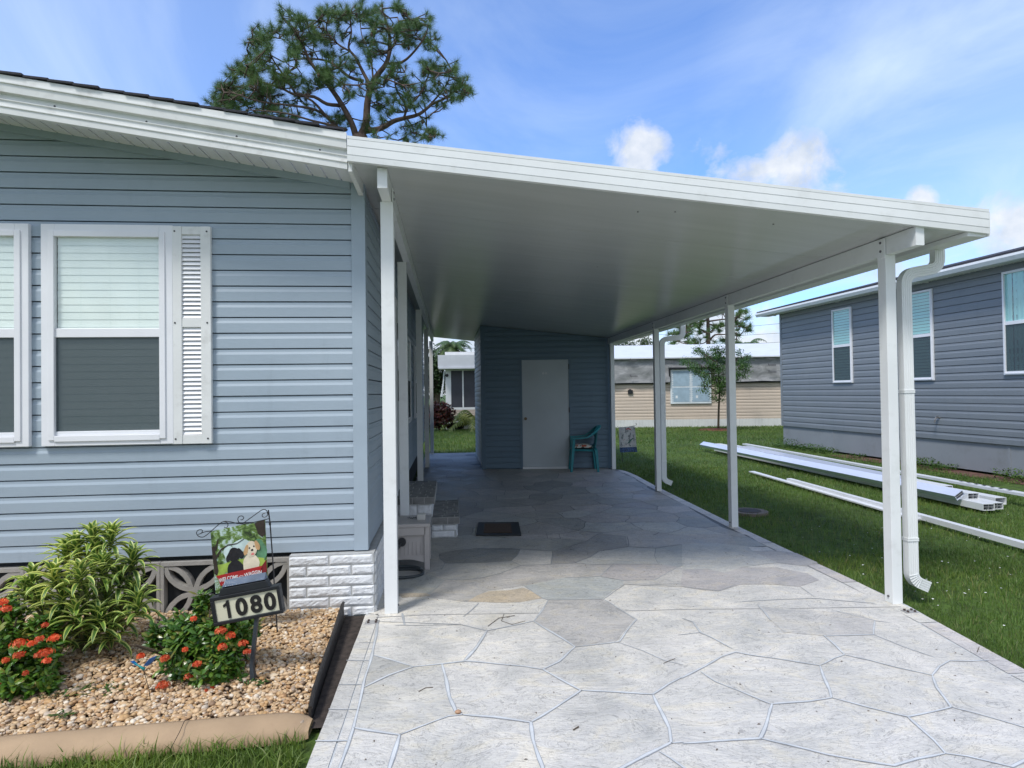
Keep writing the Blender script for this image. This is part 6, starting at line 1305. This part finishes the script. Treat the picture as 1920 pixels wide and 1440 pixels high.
tb2 = gY(1328, 665, YQ); pine(p2, LB, TF, YQ, [(tb2.x, YQ, 0), (tb2.x, YQ, tb2.z)], .22, .50, .035, 1.6, 1.2, 36)
# leafy tree builder
def leafy(root, wood_paths, clumps, lm, leafL, leafW, nl, wood_m=twig_m, droop=.3, sd=1):
    rnd = random.Random(sd); W_ = MB(); pts = []
    for P, r0, r1 in wood_paths: pts += limb(W_, P, r0, r1, 7)
    L_ = MB()
    for c, r, n in clumps:
        c = Vector(c); q = min(pts, key=lambda p: (p-c).length); W_.tube([q, q.lerp(c, .6)+Vector((0, 0, -.03)), c], [.012*max(1, r), .008*max(1, r), .004], 4)
        for _ in range(n):
            d = Vector((rnd.gauss(0, 1), rnd.gauss(0, 1), rnd.gauss(0, .7))); p = c+d*r*.5; ld = Vector((rnd.uniform(-1, 1), rnd.uniform(-1, 1), rnd.uniform(-.8, .5)-droop)).normalized()
            nn_ = Vector((rnd.uniform(-.5, .5), rnd.uniform(-.5, .5), 1)); s = ld.cross(nn_).normalized(); w_ = leafW*rnd.uniform(.7, 1.2); l_ = leafL*rnd.uniform(.7, 1.2)
            L_.add([p, p+ld*l_*.5+s*w_/2, p+ld*l_, p+ld*l_*.5-s*w_/2], [(0, 1, 2, 3)])
    W_.build('trunk', wood_m, root, smooth=True); L_.build('crown', lm, root)
YT = 22.8; yt = thing('young_tree', 'young slender tree with feathery leaves in a mulch ring', 'tree', (gY(1347, 800, YT).x, YT, 0))
tz = lambda u, v, d=0: gY(u, v, YT+d)
cl = []
rn = random.Random(11)
for (x, y, n) in [(20, 600, 4), (70, 620, 3), (130, 650, 4), (190, 680, 4), (230, 720, 4), (130, 500, 3), (190, 520, 4), (240, 540, 5), (150, 470, 2), (300, 560, 5), (350, 600, 5), (300, 640, 5), (250, 620, 4), (320, 700, 5), (380, 680, 5), (260, 780, 4), (210, 740, 4), (200, 830, 3), (220, 870, 3), (290, 800, 4), (340, 760, 5), (400, 760, 5), (350, 850, 4), (310, 900, 3), (320, 960, 3), (370, 930, 3), (410, 900, 3), (400, 830, 4), (430, 620, 4), (470, 660, 4), (460, 740, 4), (530, 600, 4), (590, 580, 4), (630, 560, 3), (560, 660, 4), (600, 640, 4), (620, 690, 3), (540, 720, 4), (580, 730, 3), (500, 780, 3), (300, 490, 4), (350, 480, 4), (400, 500, 4), (370, 560, 4), (460, 540, 3), (540, 500, 3), (110, 700, 3), (150, 720, 3)]:
    for _ in range(n): cl.append((tz(1280+(x+rn.gauss(0, 16))/5.145, 560+(y+rn.gauss(0, 16))/5.143, rn.gauss(0, .35)), .17, 55))
wp = [([tz(1347, 803), tz(1347.5, 770), tz(1349, 735), tz(1347, 700), tz(1343, 670), tz(1340, 650)], .045, .015)]
for a, b_, c_ in (((1348, 738), (1330, 725), (1318, 715)), ((1348, 725), (1365, 705), (1385, 690)), ((1347, 710), (1325, 690), (1298, 680)), ((1345, 690), (1370, 680), (1400, 668)), ((1344, 680), (1322, 665), (1310, 655)), ((1348, 730), (1370, 720), (1395, 705)), ((1345, 700), (1320, 700), (1300, 690))): wp.append(([tz(*a), tz(b_[0], b_[1], R(-.3, .3)), tz(c_[0], c_[1], R(-.4, .4))], .018, .006))
leafy(yt, wp, cl, leafmat('feathery_leaf', [(.05, .13, .035), (.075, .17, .045), (.11, .22, .055), (.06, .14, .035)], .5, trans=.3), .085, .034, 0, sd=4)
m = MB(); c = gZ(1345, 806, -.035); m.tube([c, c+Vector((0, 0, .03)), c+Vector((0, 0, .06))], [.75, .62, .2], 24); tag(m.build('mulch_ring', mat('red_mulch', (.17, .045, .03), .95, .5, 14, bs=.8), None), 'ring of red mulch round the young tree', 'mulch')
# far foliage
def bigtree(lab, u0, u1, v0, vb, Y, cols, n=70, nm='broadleaf_tree', leafs=46, L=.22, trunk=True):
    c0, c1 = gY(u0, vb, Y), gY(u1, v0, Y); w = c1.x-c0.x; h = c1.z; rt = thing(nm, lab, 'tree', ((c0.x+c1.x)/2, Y, 0), 'trees beyond the lawn')
    cx = (c0.x+c1.x)/2; cl = []
    for _ in range(n):
        a, e = R(0, 6.28), R(-.9, 1); q = R(.35, 1); r2 = math.sqrt(max(0, 1-e*e)); cl.append(((cx+w/2*.92*r2*math.cos(a)*q, Y+w*.35*r2*math.sin(a)*q, h*.56+h*.40*e*q), w*.10+.25, leafs))
    leafy(rt, [([(cx, Y, -.1), (cx+.1, Y, h*.35), (cx, Y, h*.7)], .25, .1), ([(cx, Y, h*.3), (cx+w*.2, Y, h*.5), (cx+w*.3, Y, h*.7)], .12, .05), ([(cx, Y, h*.3), (cx-w*.2, Y, h*.5), (cx-w*.3, Y, h*.7)], .12, .05)], cl, leafmat('foliage_'+nm, cols, .5, trans=.2), L, L*.5, 0, sd=int(u0))
bigtree('dark evergreen tree behind the beige home next to the shed', 1140, 1196, 618, 720, 46, [(.015, .04, .012), (.03, .065, .018), (.05, .09, .025)], 90)
bigtree('lighter green tree behind the beige home beside the downspout', 1185, 1235, 622, 720, 48, [(.03, .07, .015), (.06, .11, .025), (.09, .15, .035)], 80)
bigtree('dark tree filling the gap behind the palm at the back left', 790, 842, 640, 780, 36, [(.015, .04, .012), (.03, .06, .018), (.045, .085, .02)], 90, L=.18)
# palms
def palm(lab, u, v, Y, Lf, nf, th_=.14, cols=((.05, .10, .03), (.08, .14, .05), (.12, .17, .06)), grp='palms beyond the homes', el0=1.2, base_z=None):
    c = gY(u, v, Y); rt = thing('palm_tree', lab, 'palm', (c.x, Y, 0), grp); W_ = MB(); W_.tube([(c.x, Y, -.1), (c.x+.05, Y, c.z*.5), (c.x, Y, c.z)], [th_*1.3, th_, th_], 8); W_.build('trunk', bark, rt); m = MB()
    for k in range(nf):
        az = k*2.399; a = el0-1.5*(k/nf)+R(-.15, .15); d = Vector((math.cos(az), math.sin(az), 0)); s = Vector((-d.y, d.x, 0)); p = Vector(c); st_ = 14
        for i in range(st_):
            q = p+(d*math.cos(a)+Vector((0, 0, math.sin(a))))*(Lf/st_); t = i/st_; ll = Lf*.30*math.sin(math.pi*(.15+.85*t))
            for sg_ in (-1, 1):
                tip = q+s*sg_*ll*.8+Vector((0, 0, -ll*.45))+d*ll*.35; m.add([p, q, tip], [(0, 1, 2)])
            p = q; a -= .16
    m.build('fronds', leafmat('palm_frond', list(cols), .5, trans=.2), rt)
palm('palm with drooping fronds behind the white porch roof', 848, 652, 33, 1.35, 34, base_z=0)
palm('small distant palm right of the far pine above the tarped roof', 1402, 652, 70, 3.0, 26)
palm('second small distant palm close beside it', 1388, 654, 74, 2.6, 22)
palm('tiny distant palm at the corner of the grey house', 1464, 653, 70, 1.6, 18)
# areca-like clump by the porch
ap = thing('feathery_palm', 'low feathery yellow green palm in front of the white porch', 'palm', (gZ(893, 803).x, 26.5, 0)); m = MB()
for k in range(26):
    az = k*2.399; a = 1.35-.6*(k/26)+R(-.1, .1); d = Vector((math.cos(az), math.sin(az), 0)); s = Vector((-d.y, d.x, 0)); p = Vector((gZ(893, 803).x, 26.5, 0)); Lf = R(1.3, 2.6)
    for i in range(16):
        q = p+(d*math.cos(a)+Vector((0, 0, math.sin(a))))*(Lf/16); ll = .36*math.sin(math.pi*(.1+.9*i/16)) if i > 3 else 0
        for sg_ in (-1, 1): m.add([p, q, q+s*sg_*ll*.7+Vector((0, 0, -ll*.5))+d*ll*.4], [(0, 1, 2)])
        p = q; a -= .14
m.build('fronds', leafmat('yellow_green_frond', [(.14, .19, .04), (.22, .26, .07), (.10, .16, .03)], .5, trans=.3), ap)
ct = thing('croton_bush', 'dark red croton bush beside the white porch', 'bush', (gZ(826, 806).x, 26.0, 0)); c = gZ(826, 806)
bush(ct, [((c.x+.0, 26.0, .62), (.62, .5, .55), 1), ((c.x-.6, 26.2, .5), (.5, .4, .5), .5)], 300, 7, .15, 8, (c.x, 26.0), twig_m, leafmat('croton_leaf', [(.05, .012, .012), (.10, .02, .018), (.16, .04, .02), (.06, .05, .02), (.03, .01, .012)], .35, big=2))
# power lines
wires = [((1405, 612), (1470, 606)), ((1405, 628), (1470, 624)), ((1400, 645), (1470, 641))]
for k, (a, b_) in enumerate(wires):
    p, q = gY(*a, 90), gY(*b_, 90); d = (q-p).normalized(); m = MB(); m.tube([p-d*60+Vector((0, 0, 1)), p-d*20, p, q, q+d*20, q+d*60+Vector((0, 0, 1))], .022, 4)
    tag(m.build('power_line', black_metal), ['topmost', 'middle', 'lowest'][k]+' of the three thin power lines in the sky by the grey house', 'power line', 'power lines')
# grass tuft at shed corner + low clover flowers
m = MB(); rnd = random.Random(5)
for _ in range(70):
    u, v = rnd.uniform(1500, 1900), rnd.uniform(960, 1180); c = gZ(u, v, .012)
    if c.x < redge(min(c.y, 11.9))+.06 or c.x > 8.8: continue
    r_ = rnd.uniform(.004, .009); m.add([c+Vector((r_*math.cos(a), r_*math.sin(a), rnd.uniform(0, .004))) for a in (0, 1.26, 2.5, 3.77, 5)], [(0, 1, 2, 3, 4)])
tag(m.build('clover_flowers', mat('white_petal', (.75, .75, .72), .7)), 'tiny white clover flowers dotted over the lawn', 'flowers', kind='stuff')

# ------------------------------------------------------------------ sky, sun
SD = Vector((-.36, -.42, .83)).normalized(); elev = math.asin(SD.z); az = math.atan2(SD.x, SD.y)
w = bpy.data.worlds.new('World'); S.world = w; w.use_nodes = True; nt = w.node_tree; bg = nt.nodes['Background']; bg.inputs['Strength'].default_value = .115
sky = nt.nodes.new('ShaderNodeTexSky'); sky.sky_type = 'NISHITA'; sky.sun_disc = False; sky.sun_elevation = elev; sky.sun_rotation = az; sky.air_density = 1.0; sky.dust_density = .3; sky.ozone_density = 3.0
tc = nt.nodes.new('ShaderNodeTexCoord'); dirv = tc.outputs['Generated']
def math_(op, a, b=None, c=None, clamp=False):
    n = nt.nodes.new('ShaderNodeMath'); n.operation = op; n.use_clamp = clamp
    for i, x in enumerate((a, b, c)):
        if x is None: continue
        if isinstance(x, (int, float)): n.inputs[i].default_value = x
        else: nt.links.new(x, n.inputs[i])
    return n.outputs[0]
sep = nt.nodes.new('ShaderNodeSeparateXYZ'); nt.links.new(dirv, sep.inputs[0]); zc_ = math_('MAXIMUM', sep.outputs[2], 0.0)
den = math_('ADD', zc_, .12); px_ = math_('DIVIDE', sep.outputs[0], den); py_ = math_('DIVIDE', sep.outputs[1], den)
cmb = nt.nodes.new('ShaderNodeCombineXYZ'); nt.links.new(px_, cmb.inputs[0]); nt.links.new(math_('MULTIPLY', py_, .45), cmb.inputs[1])
wn = noise(nt, cmb.outputs[0], 1.15, 8, .58, .9); wisp = ramp(nt, [(.40, (.12, .12, .12)), (.74, (1, 1, 1))]); nt.links.new(wn.outputs['Fac'], wisp.inputs[0])
cn = noise(nt, dirv, 12, 10, .62, .25)
def cblob(u, v, rpx, soft=1.0, amp=1.0):
    d = ray(u, v).normalized(); ang = math.cos(rpx/FPX); ang2 = math.cos(rpx*(.15)/FPX)
    vm = nt.nodes.new('ShaderNodeVectorMath'); vm.operation = 'DOT_PRODUCT'; nt.links.new(dirv, vm.inputs[0]); vm.inputs[1].default_value = d
    mr = nt.nodes.new('ShaderNodeMapRange'); mr.inputs[1].default_value = ang; mr.inputs[2].default_value = ang2; mr.inputs[4].default_value = amp; nt.links.new(vm.outputs['Value'], mr.inputs[0]); return mr.outputs[0]
acc = None
for bpar in [(1490, 330, 95), (1420, 350, 80, 1, .9), (1195, 290, 80, 1, .78), (1345, 310, 80, 1, .55), (1890, 425, 75), (1725, 378, 34, 1, .85), (1540, 370, 70, 1, .85), (1800, 430, 70, 1, .7)]:
    o = cblob(*bpar); acc = o if acc is None else math_('MAXIMUM', acc, o)
hb_ = nt.nodes.new('ShaderNodeMapRange'); hb_.inputs[1].default_value = .26; hb_.inputs[2].default_value = .06; hb_.inputs[4].default_value = 1.02; nt.links.new(sep.outputs[2], hb_.inputs[0])
acc = math_('MAXIMUM', acc, hb_.outputs[0])
cum = math_('ADD', math_('MULTIPLY', cn.outputs['Fac'], 1.7), acc); cr_ = ramp(nt, [(.0, (0, 0, 0)), (1, (1, 1, 1))]); mr = nt.nodes.new('ShaderNodeMapRange'); mr.inputs[1].default_value = 1.36; mr.inputs[2].default_value = 1.74; nt.links.new(cum, mr.inputs[0])
cshade = noise(nt, dirv, 22, 6, .55); cs = ramp(nt, [(.35, (4.5, 5.1, 6.0)), (.65, (6.7, 6.9, 7.2))]); nt.links.new(cshade.outputs['Fac'], cs.inputs[0])
skyc = mix(nt, 1.0, sky.outputs[0], (1.0, 1.36, 1.9), 'MULTIPLY')
hz2 = math_('ADD', math_('MULTIPLY', wisp.outputs[0], .45), math_('MULTIPLY', math_('MULTIPLY', wn.outputs['Fac'], math_('ADD', cblob(1900, 120, 430), math_('MULTIPLY', cblob(250, 60, 330), .6))), .62), clamp=True)
c1_ = mix(nt, hz2, skyc, (6.0, 7.1, 8.4))
c2_ = mix(nt, math_('MULTIPLY', mr.outputs[0], .92), c1_, cs.outputs[0])
bk = nt.nodes.new('ShaderNodeMapRange'); bk.inputs[1].default_value = .15; bk.inputs[2].default_value = -.35; bk.inputs[4].default_value = .8; nt.links.new(sep.outputs[1], bk.inputs[0])
c2_ = mix(nt, bk.outputs[0], c2_, cs.outputs[0])   # unseen bright cloud added behind the camera to whiten and lift the light
nt.links.new(c2_, bg.inputs['Color'])
sl_ = bpy.data.lights.new('sun', 'SUN'); sl_.energy = 2.4; sl_.angle = math.radians(12); sl_.color = (1, .965, .91); so = bpy.data.objects.new('sun', sl_); C.objects.link(so); so.rotation_euler = SD.to_track_quat('Z', 'Y').to_euler()
S.view_settings.view_transform = 'Standard'; S.view_settings.look = 'None'; S.view_settings.exposure = 0.3; S.view_settings.gamma = 1
S.cycles.max_bounces = 8; S.cycles.transparent_max_bounces = 16; S.cycles.use_denoising = True
